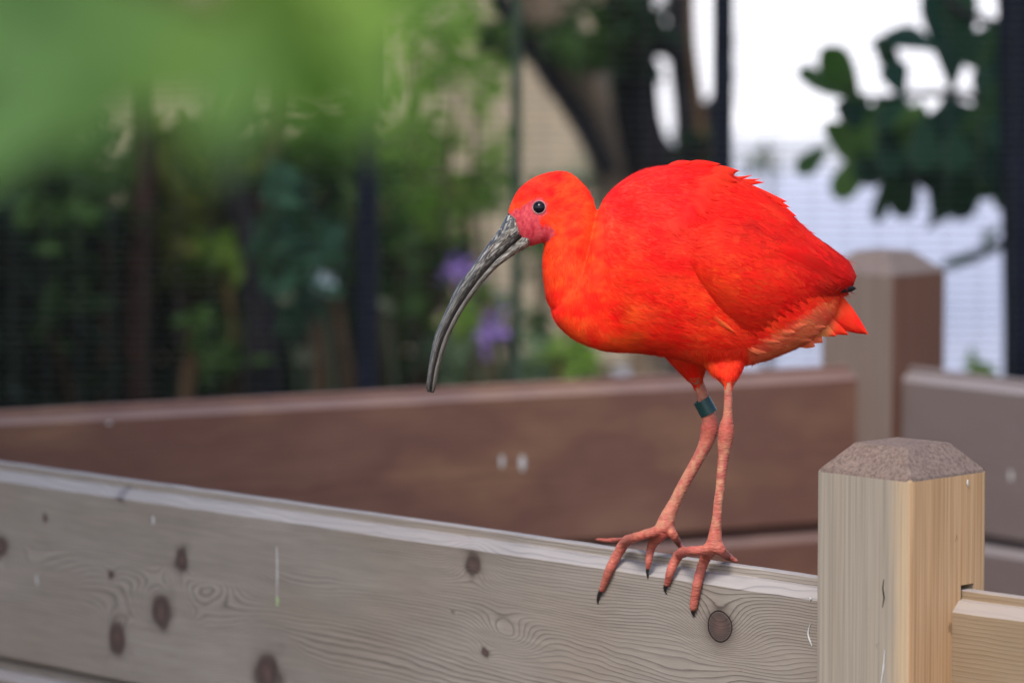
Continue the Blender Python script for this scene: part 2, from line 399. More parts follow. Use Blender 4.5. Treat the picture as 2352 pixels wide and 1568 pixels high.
facen = Vector((0, 0, 1)).cross(dirL)
if (C0-A).dot(facen) < 0: facen = -facen
fp = Vector((A.x, A.y, 0)) + facen*.019
def buv(px, py):
    P = onplane(px, py, fp, facen); return (P-Vector((A.x, A.y, ZT))).dot(dirL), P.z-ZT, (P-A).length
def mmpp(px, py):  # metres per pixel there
    return proj(onplane(px, py, fp, facen))[2]/FPX
K = []
for (px, py, rx, ry, amp) in [(1653,1437,27,36,2.0), (1085,1296,17,24,-1.7), (1114,1497,9,10,1.6), (418,1283,15,28,-1.7), (369,1408,24,36,1.9),
                              (272,1465,20,36,1.8), (615,1548,28,45,-1.8), (274,1134,13,14,1.5), (255,1319,7,10,1.2), (104,1189,6,9,1.2), (3,1255,18,22,-1.8),
                              (1040,1405,3,4,1.0)]:
    u, v, _ = buv(px, py); s = mmpp(px, py); K.append((u, v, rx*s*1.38, ry*s, amp))
Bm = []
for (px, py, su, sz, amp, sk) in [(1165,1455,.034,.016,.020,.10), (500,1335,.050,.017,-.015,-.30), (700,1352,.07,.013,.009,.0), (1560,1545,.09,.017,.010,.05),
                                  (860,1480,.16,.022,-.009,.02), (1330,1400,.10,.018,.006,.1), (60,1290,.07,.016,.010,0), (1760,1520,.05,.015,.008,.15)]:
    u, v, _ = buv(px, py); Bm.append((u, v, su, sz, amp, sk))
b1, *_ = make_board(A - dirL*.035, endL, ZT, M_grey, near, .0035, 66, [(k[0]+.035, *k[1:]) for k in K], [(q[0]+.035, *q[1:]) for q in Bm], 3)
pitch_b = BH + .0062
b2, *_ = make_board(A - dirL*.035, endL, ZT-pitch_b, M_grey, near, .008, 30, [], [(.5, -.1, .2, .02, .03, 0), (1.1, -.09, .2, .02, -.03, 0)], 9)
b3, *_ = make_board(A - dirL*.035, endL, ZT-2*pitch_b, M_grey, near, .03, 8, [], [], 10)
RS = S0 - dirR*.010; RE = S0 + dirR*.9
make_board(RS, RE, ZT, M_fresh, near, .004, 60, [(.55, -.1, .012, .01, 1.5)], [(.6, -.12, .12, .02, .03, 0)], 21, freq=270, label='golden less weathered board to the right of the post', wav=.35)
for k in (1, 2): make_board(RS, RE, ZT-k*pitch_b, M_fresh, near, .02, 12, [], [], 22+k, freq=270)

def dropping(px, py, path, w, parent, m, plane=None):
    """a thin raised streak on a face; path in pixels from (px,py)"""
    p, nrm = plane
    pts = [onplane(px+dx, py+dy, p, nrm) + nrm*.0004 for dx, dy in path]
    b = MB(); nseg = 7
    side = (pts[-1]-pts[0]).cross(nrm); side = side.normalized() if side.length > 0 else Vector((1,0,0))
    rnd = random.Random(int(px*7+py))
    vs, fs = [], []
    CP = catmull([tuple(q) for q in pts], 5)
    for i, q in enumerate(CP):
        t = i/(len(CP)-1); ww_ = w*(math.sin(math.pi*min(max(t, .04), .97))**.6)*(.7+.6*rnd.random())
        for k in range(5):
            a = (k/4-.5)*2
            vs.append(Vector(q)+side*ww_*a+nrm*(.0010*(1-a*a)))
    for i in range(len(CP)-1):
        for k in range(4): fs.append((i*5+k, i*5+k+1, i*5+k+6, i*5+k+5))
    b.add(vs, fs); o = b.build('dropping', m, parent, origin=pts[0])
    return o
def reparent_local(o, newp):  # keep world place under a rotated parent
    bpy.context.view_layer.update()
    mw = o.matrix_world.copy(); o.parent = newp; o.matrix_parent_inverse = Matrix.Identity(4)
    bpy.context.view_layer.update()
    o.matrix_basis = newp.matrix_world.inverted() @ mw
FP = (fp, facen)
postobj = [c for c in near.children if c.name.startswith('post')][0]
lfn = (Rz @ Vector((0, -1, 0))); rfn = (Rz @ Vector((1, 0, 0)))
LF = (ctr + lfn*SIDE/2, lfn); RF = (ctr + rfn*SIDE/2, rfn)
for (px, py, path, w, m_, pl, par) in [
        (637, 1255, [(0,0),(1,60),(0,125)], .0011, M_drop, FP, b1), (637, 1368, [(0,0),(1,12),(0,24)], .0019, M_dropgreen, FP, b1),
        (352, 1184, [(0,0),(1,10),(1,20)], .0015, M_drop, FP, b1), (86, 1318, [(0,0),(-1,12),(2,26)], .0013, M_drop, FP, b1),
        (1860, 1430, [(3,0),(-3,25),(6,52)], .0008, M_drop, FP, b1), (1862, 1325+45, [(0,0),(1,4),(0,8)], .0010, M_drop, FP, b1),
        (2034, 1490, [(0,0),(-5,50),(-14,110)], .0007, M_drop, LF, postobj), (2221, 1101, [(0,0),(0,7),(1,15)], .0011, M_drop, RF, postobj)]:
    o = dropping(px, py, path, w, near, m_, pl); reparent_local(o, par)
# small drying crack in the post's grey face
b = MB(); pts = [onplane(x, y, *LF) for x, y in ((2030,1330),(2028,1350),(2031,1372),(2027,1395))]
b.tube([p + lfn*.0001 for p in pts], [.0003, .0006, .0007, .0002], 6)
M_crack = plain('dark_crack', (.02,.017,.015), .9, .05)
o = b.build('crack', M_crack, near, origin=pts[0]); reparent_local(o, postobj)

# ---- the far fence
c_p = at(2027, 900, 4.93); c_p.z = 0
far = thing('plank_fence', (c_p.x, c_p.y, 0), 'reddish brown plank fence with a tall corner post standing out of focus behind the bird', 'fence')
A2 = onz(1965, 838, ZT); B2 = onz(0, 940, ZT); d2 = (B2-A2).normalized()
make_post(far, c_p, .113, rad(-42.5), ZT+.119, ZT+.145, .030, (M_backpost, M_backpostred, M_backend))
for k in range(3):
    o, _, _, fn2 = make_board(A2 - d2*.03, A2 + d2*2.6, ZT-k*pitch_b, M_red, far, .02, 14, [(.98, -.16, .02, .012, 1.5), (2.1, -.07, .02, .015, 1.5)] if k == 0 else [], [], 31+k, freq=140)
    if k == 0: fb = o
A3 = onz(2085, 842, ZT); B3 = onz(2352, 872, ZT); d3 = (B3-A3).normalized()
for k in range(3):
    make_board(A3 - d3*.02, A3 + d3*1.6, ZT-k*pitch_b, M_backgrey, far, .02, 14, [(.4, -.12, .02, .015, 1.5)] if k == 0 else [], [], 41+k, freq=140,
               label='grey board to the right of the tall corner post' if k == 0 else None)
p2 = Vector((A2.x, A2.y, 0)) + fn2*.019
for (px, py, w, h_) in [(1153, 1045, .0028, 30), (1200, 1045, .0035, 36), (250, 968, .004, 6), (2322, 1080, .0025, 24)]:
    pl = (p2, fn2) if px < 2000 else (Vector((A3.x, A3.y, 0)) + (Vector((-d3.y, d3.x, 0)) if (C0-A3).dot(Vector((-d3.y, d3.x, 0))) > 0 else Vector((d3.y, -d3.x, 0)))*.019,
                                     (Vector((-d3.y, d3.x, 0)) if (C0-A3).dot(Vector((-d3.y, d3.x, 0))) > 0 else Vector((d3.y, -d3.x, 0))))
    o = dropping(px, py, [(0,0),(0,h_/2),(0,h_)], w, far, M_drop, pl); reparent_local(o, fb)

# ================================================================== AVIARY MESH FENCE
M_metal = plain('dark_green_metal', (.006,.008,.016), .85, .03)
M_wire = plain('galvanised_wire', (.03,.035,.035), .5, .5)
av = thing('mesh_fence', (0, 5.75, 0), 'dark metal posts holding fine wire mesh just behind the far plank fence', 'fence')
YM = 5.75
def xat(px, y): return (px-1176)/FPX*y*1.0
for px, wd in ((842, .030), (1661, .028)):
    b = MB(); x = xat(px, YM); b.box((x, YM+.02, 1.15), (wd, .03, 2.3)); b.build('post', M_metal, av, False, origin=(x, YM+.02, 0))
b = MB(); x0, x1 = xat(2312, YM), xat(2290, YM)
b.tube([(xat(2372, YM), YM+.03, 0), (xat(2362, YM), YM+.03, .6), (xat(2335, YM), YM+.03, 1.1), (xat(2322, YM), YM+.03, 2.3)], [.034, .032, .030, .028], 10); b.build('post', M_metal, av, origin=(x0, YM, 0))
M_sage = plain('grey_green_metal', (.035,.055,.038), .85, .05)
b = MB(); b.box((xat(1186, YM), YM+.02, 1.15), (.016, .03, 2.3)); b.build('post', M_sage, av, False, origin=(xat(1186, YM), YM+.02, 0))['label'] = 'thin grey green post'
b = MB(); b.box((0, YM, 2.3), (4.2, .03, .03)); b.build('top_rail', M_metal, av, False, origin=(0, YM, 2.3))
b = MB()
for k in range(120):
    z = .30 + k*.0125*1.0
    b.box((0, YM, z), (4.0, .0011, .0011))
for k in range(80):
    b.box((-2.0+k*.05, YM-.0012, 1.05), (.0008, .0008, 1.5))
o = b.build('wire_mesh', M_wire, av, False); o['kind'] = 'stuff'

# ================================================================== GARDEN BEHIND
def leaf_cloud(mb, c, r, n, size, seed, flat=.0, hollow=0.0, squash=1.0, droop=.3):
    rnd = random.Random(seed); c = Vector(c)
    nclump = max(6, n//25); cl = []
    for _ in range(nclump):
        while True:
            p = Vector((rnd.uniform(-1, 1), rnd.uniform(-1, 1), rnd.uniform(-1, 1)))
            if hollow < p.length < 1: break
        cl.append((p, rnd.random()))
    for i in range(n):
        p, rv = cl[rnd.randrange(nclump)]
        q = p + Vector((rnd.gauss(0, .13), rnd.gauss(0, .13), rnd.gauss(0, .13)))
        pos = c + Vector((q.x*r[0], q.y*r[1], q.z*r[2]))
        s = size*rnd.uniform(.6, 1.25)
        add_leaf(mb, pos, Vector((rnd.gauss(0, 1), rnd.gauss(0, 1), rnd.gauss(-droop, .6))), Vector((rnd.gauss(0, .7), rnd.gauss(0, .7), 1)), s, s*.48, min(1, max(0, rv*.6+rnd.random()*.4)))
def add_leaf(mb, pos, d, up, L, W, rv, curl=.12, wide=.45):
    d = d.normalized(); s = d.cross(up)
    s = s.normalized() if s.length > 1e-4 else Vector((1, 0, 0)); nrm = s.cross(d).normalized()
    prof = [(0, .06), (.18, .6), (wide, 1.0), (.75, .72), (.93, .28), (1.0, .02)] if wide < .6 else [(0, .06), (.2, .36), (.45, .74), (wide, 1.0), (.86, .90), (.95, .58), (1.0, .18)]
    vs, fs = [], []
    for t, w in prof:
        mid = pos + d*(t*L) - nrm*(curl*L*t*t)
        vs += [mid - s*(w*W/2) + nrm*(.10*W*w), mid, mid + s*(w*W/2) + nrm*(.10*W*w)]
    for i in range(len(prof)-1):
        o = i*3; fs += [(o, o+1, o+4, o+3), (o+1, o+2, o+5, o+4)]
    mb.add(vs, fs, rnd=rv)

def shrub(name, px, py, d, rp, n, size, m, label, cat, seed, group=None, base_px=None, stem=B_brown, hollow=.2, nst=4, depth=.5):
    c = at(px, py, d); k = d/FPX; r = (rp[0]*k, depth, rp[1]*k)
    base = Vector((c.x if base_px is None else at(base_px, py, d).x, c.y, 0))
    t = thing(name, base, label, cat, group)
    mb = MB(); leaf_cloud(mb, c, r, n, size, seed, hollow=hollow); mb.build('foliage', m, t, origin=c)
    rnd = random.Random(seed+99); sb = MB()
    for i in range(nst):
        tip = c + Vector((rnd.uniform(-.6, .6)*r[0], rnd.uniform(-.4, .4)*r[1], rnd.uniform(-.2, .5)*r[2]))
        b0 = base + Vector((rnd.uniform(-.05, .05), rnd.uniform(-.05, .05), 0)); mid = b0.lerp(tip, .5) + Vector((rnd.uniform(-.05, .05), 0, .05))
        sb.tube([b0, mid, tip], [.014, .010, .004], 6)
    sb.build('stem', stem, t, origin=base); return t

# dense dark evergreens at the left
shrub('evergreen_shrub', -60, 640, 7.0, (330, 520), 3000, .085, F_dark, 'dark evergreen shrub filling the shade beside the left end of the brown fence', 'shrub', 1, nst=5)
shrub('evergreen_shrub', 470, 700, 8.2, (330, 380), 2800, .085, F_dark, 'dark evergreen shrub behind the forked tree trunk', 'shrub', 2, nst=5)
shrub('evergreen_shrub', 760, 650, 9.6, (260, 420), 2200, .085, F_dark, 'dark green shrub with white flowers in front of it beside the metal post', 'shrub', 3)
shrub('olive_shrub', 430, 470, 7.6, (115, 200), 620, .06, F_olive2, 'olive yellow shrub catching light between the two dark trunks', 'shrub', 4)
shrub('young_plant', 500, 580, 7.2, (55, 28), 60, .06, F_bright, 'small bright green sprig glowing low between the two dark trunks', 'plant', 5, nst=2, depth=.12)
shrub('leafy_shrub', 760, 420, 7.4, (120, 260), 380, .06, F_mid, 'mid green shrub between the forked trunk and the metal post', 'shrub', 6)
shrub('flowering_shrub', 1010, 760, 8.4, (180, 190), 210, .055, F_mid, 'mid green flowering shrub below the long bill of the bird', 'shrub', 7)
shrub('bright_shrub', 1000, 230, 8.4, (190, 330), 620, .055, F_bright, 'bright green airy shrub in front of the tan timber shed', 'shrub', 8, hollow=.1)
shrub('small_plant', 1315, 815, 7.0, (60, 45), 70, .05, F_bright, 'small bright green plant under the breast of the bird', 'plant', 9, nst=2, depth=.1)
shrub('small_plant', 1100, 690, 7.2, (60, 45), 40, .05, F_bright, 'small bright green plant beside the purple flowers', 'plant', 19, nst=2, depth=.1)
shrub('leafy_shrub', 1090, 420, 9.2, (130, 60), 110, .05, F_mid, 'thin arching green shrub against the tan shed above the bird bill', 'shrub', 10, depth=.2)
shrub('grey_leaved_plant', 1330, 430, 9.0, (70, 50), 70, .06, foliage('grey_green_leaves', [(0, (.10,.16,.11)), (1, (.17,.24,.17))], .2), 'pale grey green plant in the gap between the bird head and back', 'plant', 11, nst=2, depth=.15)
shrub('leafy_sprig', 1755, 360, 9.0, (26, 36), 14, .05, F_mid, 'tiny pale sprig rising against the white wall behind the bird back', 'plant', 12, nst=1, depth=.05)
shrub('small_plant', 2232, 828, 6.4, (26, 28), 8, .05, F_bright, 'tiny bright green sprig on the fence beside the tall corner post', 'plant', 13, nst=1, depth=.03)

shrub('leafy_shrub', 170, 560, 6.9, (150, 220), 200, .055, F_mid, 'mid green leafy shrub in front of the dark evergreen at the left end', 'shrub', 61)
shrub('leafy_shrub', 700, 560, 7.0, (90, 200), 340, .055, foliage('teal_green_leaves', [(0, (.012,.04,.03)), (1, (.04,.10,.06))], .3), 'bluish green leafy shrub behind the white and cream flowers', 'shrub', 62)
shrub('leafy_shrub', 905, 560, 7.6, (70, 220), 130, .05, F_mid, 'mid green shrub just right of the dark metal post', 'shrub', 63)
shrub('grey_leaved_plant', 1120, 800, 7.8, (150, 110), 320, .05, foliage('dusty_green_leaves', [(0, (.08,.13,.08)), (1, (.16,.22,.13))], .25), 'dusty grey green plant low down below the purple flowers', 'plant', 64)
shrub('leafy_shrub', 480, 800, 7.0, (70, 110), 160, .05, F_mid, 'low mid green shrub between the two dark tree trunks', 'shrub', 65)
shrub('leafy_shrub', 1240, 640, 8.0, (60, 230), 150, .05, F_mid, 'thin mid green shrub behind the throat of the bird', 'shrub', 66)

# trees
def trunk(pts, d, rp, mb, seed=0, n=12):
    P = [at(x, y, d) if len_ == 0 else None for x, y, len_ in [(p[0], p[1], 0) for p in pts]]
    CP = catmull([tuple(q) for q in P], 5); R = catmull([[r*d/FPX] for r in rp], 5)[:, 0]
    mb.tube([Vector(q) for q in CP], list(R), n, wob=.22, seed=seed)
def ground_y(d): return 784 - FPX*0 + (CAM_Z*math.cos(0)/d)*FPX*1.0 - 808
def zpx(d): return CAM_Z/d*FPX - 24
t = thing('slender_tree', at(330, zpx(7.0), 7.0), 'slender tree with a dark reddish trunk left of the forked tree', 'tree')
mb = MB(); trunk([(325, zpx(7.0)+40), (315, 800), (318, 600), (330, 400), (322, 200), (300, -60), (280, -700)], 7.0, [38, 34, 32, 30, 27, 24, 16], mb); mb.build('trunk', B_red, t)
mb = MB(); leaf_cloud(mb, (-1.75, 6.7, 2.75), (.85, 1.9, .55), 4200, .10, 51); mb.build('crown', F_dark, t)  # large unseen crown added overhead to keep the left shrubs in shade
for px_, d_, lab in ((20, 7.3, 'slim dark tree trunk at the far left edge of the garden'), (165, 7.8, 'slim dark tree trunk between the far left trunk and the reddish one')):
    t = thing('slender_tree', at(px_, zpx(d_), d_), lab, 'tree')
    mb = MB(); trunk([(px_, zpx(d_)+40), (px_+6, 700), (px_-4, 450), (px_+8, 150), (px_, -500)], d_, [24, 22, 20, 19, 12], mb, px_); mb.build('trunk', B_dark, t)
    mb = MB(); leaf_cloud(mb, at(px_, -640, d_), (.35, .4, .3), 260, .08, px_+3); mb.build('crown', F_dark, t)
t = thing('forked_tree', at(600, zpx(7.1), 7.1), 'dark forked tree whose trunk splits in two above the brown fence', 'tree')
mb = MB(); trunk([(605, zpx(7.1)+40), (600, 850), (600, 700), (585, 560), (535, 420), (525, 300), (560, 150), (590, -100), (600, -600)], 7.1, [46, 42, 40, 36, 36, 30, 26, 22, 14], mb, 2)
mb.build('trunk', B_dark, t)
mb = MB(); trunk([(603, 640), (612, 520), (622, 400), (640, 250), (665, 80), (700, -300)], 7.1, [30, 28, 30, 24, 20, 14], mb, 3); mb.build('trunk', B_red, t)
mb = MB(); leaf_cloud(mb, at(650, -760, 7.4), (.6, .6, .40), 900, .08, 52); mb.build('crown', F_dark, t)
t = thing('leaning_tree', at(1530, zpx(8.0), 8.0), 'leaning tree with a pale brown trunk slanting up to the left of the white gaps', 'tree')
mb = MB(); trunk([(1530, zpx(8.0)+40), (1490, 700), (1450, 500), (1385, 300), (1300, 110), (1230, -40), (1100, -400)], 8.0, [66, 60, 58, 56, 55, 54, 34], mb, 4); mb.build('trunk', B_tan, t)
mb = MB(); trunk([(1505, 700), (1490, 420), (1462, 280), (1440, 120), (1432, -60), (1440, -300)], 7.85, [54, 52, 46, 50, 50, 34], mb, 5); mb.build('trunk', B_dark, t)
mb = MB(); trunk([(1400, 400), (1330, 270), (1240, 140), (1160, 20), (1100, -80)], 7.8, [22, 26, 26, 24, 16], mb, 6); mb.build('branch', B_dark, t)
mb = MB(); leaf_cloud(mb, at(1230, 60, 7.9), (.12, .2, .13), 170, .06, 53); leaf_cloud(mb, at(1420, 60, 7.6), (.07, .15, .16), 190, .06, 54)
mb.build('crown', F_mid, t)
t = thing('multi_stemmed_tree', at(1600, zpx(7.6), 7.6), 'dark multi stemmed tree with narrow white gaps between its upright stems', 'tree')
mb = MB(); trunk([(1590, zpx(7.6)+40), (1590, 700), (1585, 420), (1580, 300), (1566, 120), (1552, -60), (1540, -400)], 7.6, [46, 42, 40, 30, 32, 28, 20], mb, 7); mb.build('trunk', B_dark, t)
mb = MB(); trunk([(1585, 520), (1545, 400), (1500, 300), (1478, 140), (1462, -60), (1450, -400)], 7.6, [34, 32, 26, 28, 26, 18], mb, 8); mb.build('trunk', B_dark, t)
mb = MB(); trunk([(1600, 520), (1625, 400), (1640, 270), (1662, 220), (1668, 100), (1662, -60), (1660, -400)], 7.6, [36, 44, 42, 26, 20, 20, 14], mb, 9); mb.build('trunk', B_dark, t)
mb = MB(); trunk([(1575, 150), (1530, 105), (1480, 110)], 7.58, [24, 30, 26], mb, 10); mb.build('branch', B_dark, t)
mb = MB(); trunk([(1600, 480), (1615, 380), (1612, 300), (1590, 100), (1588, -60)], 7.5, [16, 18, 14, 9, 8], mb, 11); mb.build('branch', B_brown, t)
mb = MB(); leaf_cloud(mb, at(1480, 40, 7.5), (.05, .12, .10), 60, .06, 57); leaf_cloud(mb, at(1610, 330, 7.5), (.035, .1, .05), 40, .05, 58); mb.build('crown', F_dark, t)

# tan timber shed
M_plank = plain('tan_cladding', (.36,.30,.215), .8, .2, .15, 8)
M_shedroof = plain('grey_roof_felt', (.10,.10,.11), .9)
sh = thing('timber_shed', (-.45, 11.6, 0), 'tan timber clad shed behind the bright green shrub and the slanting trunk', 'shed')
rnd = random.Random(7); me = None
xl, xr = -1.55, .36
for k in range(24):
    b = MB(); z = .02+k*.1
    b.box((0, 0, .05), (xr-xl, .022, .098), Matrix.Rotation(rad(6), 3, 'X'))
    if me is None:
        o = b.build('plank', M_plank, sh, False); me = o.data
    else:
        o = bpy.data.objects.new('plank', me); COL.objects.link(o); o.parent = sh
    o.location = Vector(((xl+xr)/2, 11.0+rnd.uniform(-.002, .002), z)) - world_loc(sh)
b = MB(); b.box(((xl+xr)/2, 11.85, 1.2), (xr-xl-.02, 1.6, 2.36)); b.build('wall', M_plank, sh, False, origin=((xl+xr)/2, 11.85, 0))
b = MB(); b.box(((xl+xr)/2, 11.8, 2.52), (xr-xl+.3, 2.1, .06), Matrix.Rotation(rad(4), 3, 'X')); b.build('roof', M_shedroof, sh, False, origin=((xl+xr)/2, 11.8, 2.5))

# flowers
M_purple = plain('purple_petals', (.28,.18,.52), .6, .2, .2)
M_whitep = plain('white_petals', (.50,.60,.66), .6, .2, .1)
M_creamp = plain('cream_petals', (.16,.18,.12), .6, .2, .1)
M_stem = plain('green_stem', (.012,.025,.008), .6)
def flower(px, py, d, rp, m_, label, seed, group, tilt=0):
    c = at(px, py, d); r = rp*d/FPX; rnd = random.Random(seed)
    t = thing('flower', (c.x, c.y, 0), label, 'flower', group)
    mb = MB()
    for i in range(46):
        dv = Vector((rnd.gauss(0, 1), rnd.gauss(0, 1), rnd.gauss(0, 1))).normalized()
        lob = Vector((rnd.gauss(0, .32), rnd.gauss(0, .3), rnd.gauss(0, .42)))*r
        add_leaf(mb, c + dv*r*.3 + lob, dv + Vector((0, 0, .2)), Vector((rnd.gauss(0, 1), rnd.gauss(0, 1), rnd.gauss(0, 1))), r*.6, r*.42, .5)
    mb.build('petals', m_, t, origin=c)
    mb = MB(); mb.tube([(c.x, c.y, 0), (c.x+.03, c.y+.01, c.z*.5), tuple(c)], [.006, .005, .004], 6); mb.build('stem', M_stem, t, origin=(c.x, c.y, 0))
flower(1062, 622, 7.2, 40, M_purple, 'purple flower head just behind the middle of the bill', 1, 'purple flowers')
flower(1132, 762, 6.9, 36, M_purple, 'lower purple flower head to the right of the bill', 2, 'purple flowers')
flower(1145, 695, 7.6, 20, M_purple, 'faint purple flower between the two larger purple heads', 3, 'purple flowers')
flower(740, 645, 6.6, 24, M_whitep, 'brightest white flower left of the dark metal post', 4, 'white flowers')
flower(662, 692, 6.7, 22, M_creamp, 'cream flower below and left of the bright white one', 5, 'white flowers')
flower(703, 818, 6.7, 20, M_creamp, 'dull cream flower lowest, just above the brown fence', 6, 'white flowers')
flower(885, 700, 6.7, 16, M_creamp, 'small cream flower just right of the dark metal post', 7, 'white flowers')

# ---- broad leaved tree hanging in from the right
DB_ = 6.3
base = at(2470, zpx(DB_), DB_)
t = thing('broadleaf_tree', base, 'broad leaved tree with dark leaves hanging in front of the white wall', 'tree')
mb = MB(); trunk([(2470, zpx(DB_)), (2465, 600), (2440, 250), (2430, -100), (2440, -500)], DB_, [50, 46, 40, 34, 20], mb, 21); mb.build('trunk', B_dark, t)
for i, pts in enumerate(([(2440, 250), (2300, 230), (2150, 215), (2000, 225), (1950, 200)], [(2440, 200), (2330, 330), (2150, 380), (2020, 370)], [(2435, 60), (2320, 60), (2200, 20), (2150, -60)], [(2450, 420), (2330, 540), (2230, 590)])):
    mb = MB(); trunk(pts, DB_, [16, 12, 9, 6, 4][:len(pts)], mb, 30+i, 8); mb.build('branch', B_dark, t)
LEAF = []
rnd = random.Random(77)
expl = [((1965,225),(1846,168),88),((1975,225),(1903,125),84),((2185,215),(2172,-40),165),((2195,130),(2205,-30),100),((2160,120),(2005,62),105),((2085,205),(2018,95),95),((2075,230),(2045,140),70),((2120,262),(2000,300),110),((1905,330),(1835,395),52),((1990,330),(1925,455),78),((2060,350),(2010,490),86),((2110,370),(2060,500),80),
        ((2190,380),(2150,530),90),((2230,370),(2200,500),80),((1985,240),(1930,180),60),((2330,560),(2180,602),30),((2300,520),(2250,560),45),((2040,300),(1960,370),70)]
for (a, c, w) in expl: LEAF.append((at(a[0], a[1], DB_+rnd.uniform(-.12, .12)), at(c[0], c[1], DB_+rnd.uniform(-.15, .15)), w*DB_/FPX, rnd.uniform(.6, 1) if (c[0] < 1960 or c[1] > 540) else rnd.random()*.5))
for i in range(210):
    x = rnd.uniform(1985, 2420); y = rnd.uniform(140, 400)
    if x < 2090 and y > 330: continue
    if 2075 < x < 2215 and y < 215: continue
    if x < 2075 and y < 215: continue
    if x < 2290 and y < 235: continue
    a = rnd.uniform(.25*math.pi, .95*math.pi); Lp = rnd.uniform(85, 150)
    dz = rnd.uniform(-.35, .35)
    p = at(x, y-20, DB_+dz); q = at(x+Lp*math.cos(a)*.6-10, y-20+Lp*abs(math.sin(a)), DB_+dz+rnd.uniform(-.05, .05)); LEAF.append((p, q, rnd.uniform(70, 110)*DB_/FPX, rnd.random()**1.6))
for i in range(60):
    x = rnd.uniform(2285, 2460); y = rnd.uniform(-80, 320); a = rnd.uniform(.1*math.pi, .9*math.pi); Lp = rnd.uniform(90, 150); dz = rnd.uniform(-.2, .2)
    LEAF.append((at(x, y, DB_+dz), at(x+Lp*math.cos(a), y+Lp*math.sin(a), DB_+dz), rnd.uniform(70, 110)*DB_/FPX, rnd.random()*.7))
for (p, q, w, rv) in LEAF:
    mb = MB(); v = q-p
    add_leaf(mb, Vector((0,0,0)), v, Vector((rnd.gauss(0, .45), -1, rnd.gauss(.3, .45))), v.length, w, rv, wide=.70, curl=.08)
    o = mb.build('leaf', F_broad, t, origin=None); o.location = p - world_loc(t)

# ---- near branch, far out of focus, top left
DF = 1.02
t = thing('near_tree', (-1.0, 2.0, 0), 'blurred fresh green tree close to the camera with a branch hanging into the upper left', 'tree')
mb = MB(); mb.tube([(-1.0, 2.0, 0), (-.98, 2.0, .9), (-1.02, 2.1, 1.7), (-1.0, 2.3, 2.2)], [.06, .05, .045, .03], 12, wob=.15); mb.build('trunk', B_brown, t)
mb = MB(); leaf_cloud(mb, (-1.10, 2.75, 2.2), (.55, 1.1, .42), 2600, .085, 71); mb.build('crown', F_front, t)  # unseen crown, added to shade the left end of the boards
mb = MB(); mb.tube([(-1.0, 2.02, 1.75), (-.7, 1.6, 1.62), (-.35, 1.2, 1.40), tuple(at(60, -260, DF)), tuple(at(330, -60, DF)), tuple(at(560, 20, DF)), tuple(at(800, 0, DF))], [.022, .015, .010, .005, .0035, .0025, .0012], 8); mb.build('branch', B_brown, t)
rnd = random.Random(5)
for (a, c, w, rv, dd) in [((330,40),(-160,420),330,.05,0), ((250,-60),(-220,170),360,.1,.05), ((420,-40),(60,330),260,.2,-.04), ((560,30),(250,240),260,.55,.06),
                       ((520,-60),(760,230),300,.9,-.05), ((640,-60),(900,150),300,.95,.04), ((560,-80),(520,270),260,.75,.08), ((760,0),(960,60),220,.9,.1),
                       ((700,-20),(660,270),220,.7,.1), ((150,-120),(-200,-20),300,.0,.1), ((820,-80),(1060,60),200,.6,.12), ((60,200),(-220,500),230,.3,.1), ((700,-120),(850,270),220,.8,.16),
                       ((420,-80),(330,240),260,.45,.12), ((300,-100),(160,260),280,.25,.14), ((620,-100),(640,200),260,.85,.02), ((480,-100),(800,40),260,.9,.1), ((860,-120),(1120,20),180,.7,.2),
                       ((560,60),(480,370),200,.35,-.16), ((700,60),(760,350),190,.5,-.14), ((300,120),(180,430),210,.15,-.12), ((820,40),(900,330),150,.65,-.1)]:
    p = at(*a, DF+dd); q = at(*c, DF+dd+rnd.uniform(-.03, .03)); mb = MB(); v = q-p
    add_leaf(mb, Vector((0,0,0)), v, Vector((rnd.gauss(0, .2), -.75, .75)), v.length, w*DF/FPX, rv, curl=.1)
    o = mb.build('leaf', F_front, t); o.location = p - world_loc(t)

# ================================================================== THE IBIS
DB = 3.205
def Z1(u, v): return (955.5+u*.36328, 349.1+v*.36328)
def Z3(u, v): return (1323+u*.41605, 780.9+v*.41605)
def loft(mb, st, per=6, n=40, power=1.0, y0=0.0):
    """st rows: (ax,ay, bx,by, half width mm, y offset mm)"""
    S = catmull(st, per); vs = []; fs = []
    for s in S:
        d = DB + (s[5]+y0)/1000
        Aw = at(s[0], s[1], d); Bw = at(s[2], s[3], d); c = (Aw+Bw)/2; h = (Aw-Bw)/2
        for k in range(n):
            t = 2*math.pi*k/n; sn = math.sin(t); cs = math.cos(t)
            vs.append(c + h*cs + Vector((0, 1, 0))*(s[4]/1000*math.copysign(abs(sn)**power, sn)))
    m_ = len(S)
    for i in range(m_-1):
        for k in range(n):
            a = i*n+k; b_ = i*n+(k+1) % n; fs.append((a, b_, b_+n, a+n))
    fs.append(tuple(range(n-1, -1, -1))); fs.append(tuple(range((m_-1)*n, m_*n)))
    mb.add(vs, fs)
root_p = onz(1590, 1280, ZT)
ibis = thing('scarlet_ibis', root_p, 'bright scarlet ibis with a long curved grey bill standing on the grey fence rail', 'bird')
body = MB()
torso = [(1278,688,1264,712,6,0),(1312,630,1279,745,24,0),(1350,570,1318,780,28,0),(1372,489,1366,800,33,0),(1403,437,1400,808,43,0),(1473,391,1462,811,51,0),
         (1557,379,1550,822,55,0),(1640,386,1640,843,53,0),(1722,422,1735,834,49,0),(1797,475,1800,812,44,0),(1865,543,1852,787,33,0),(1912,590,1893,752,20,0),(1940,640,1920,712,8,0)]
loft(body, torso, 6, 48, .82)
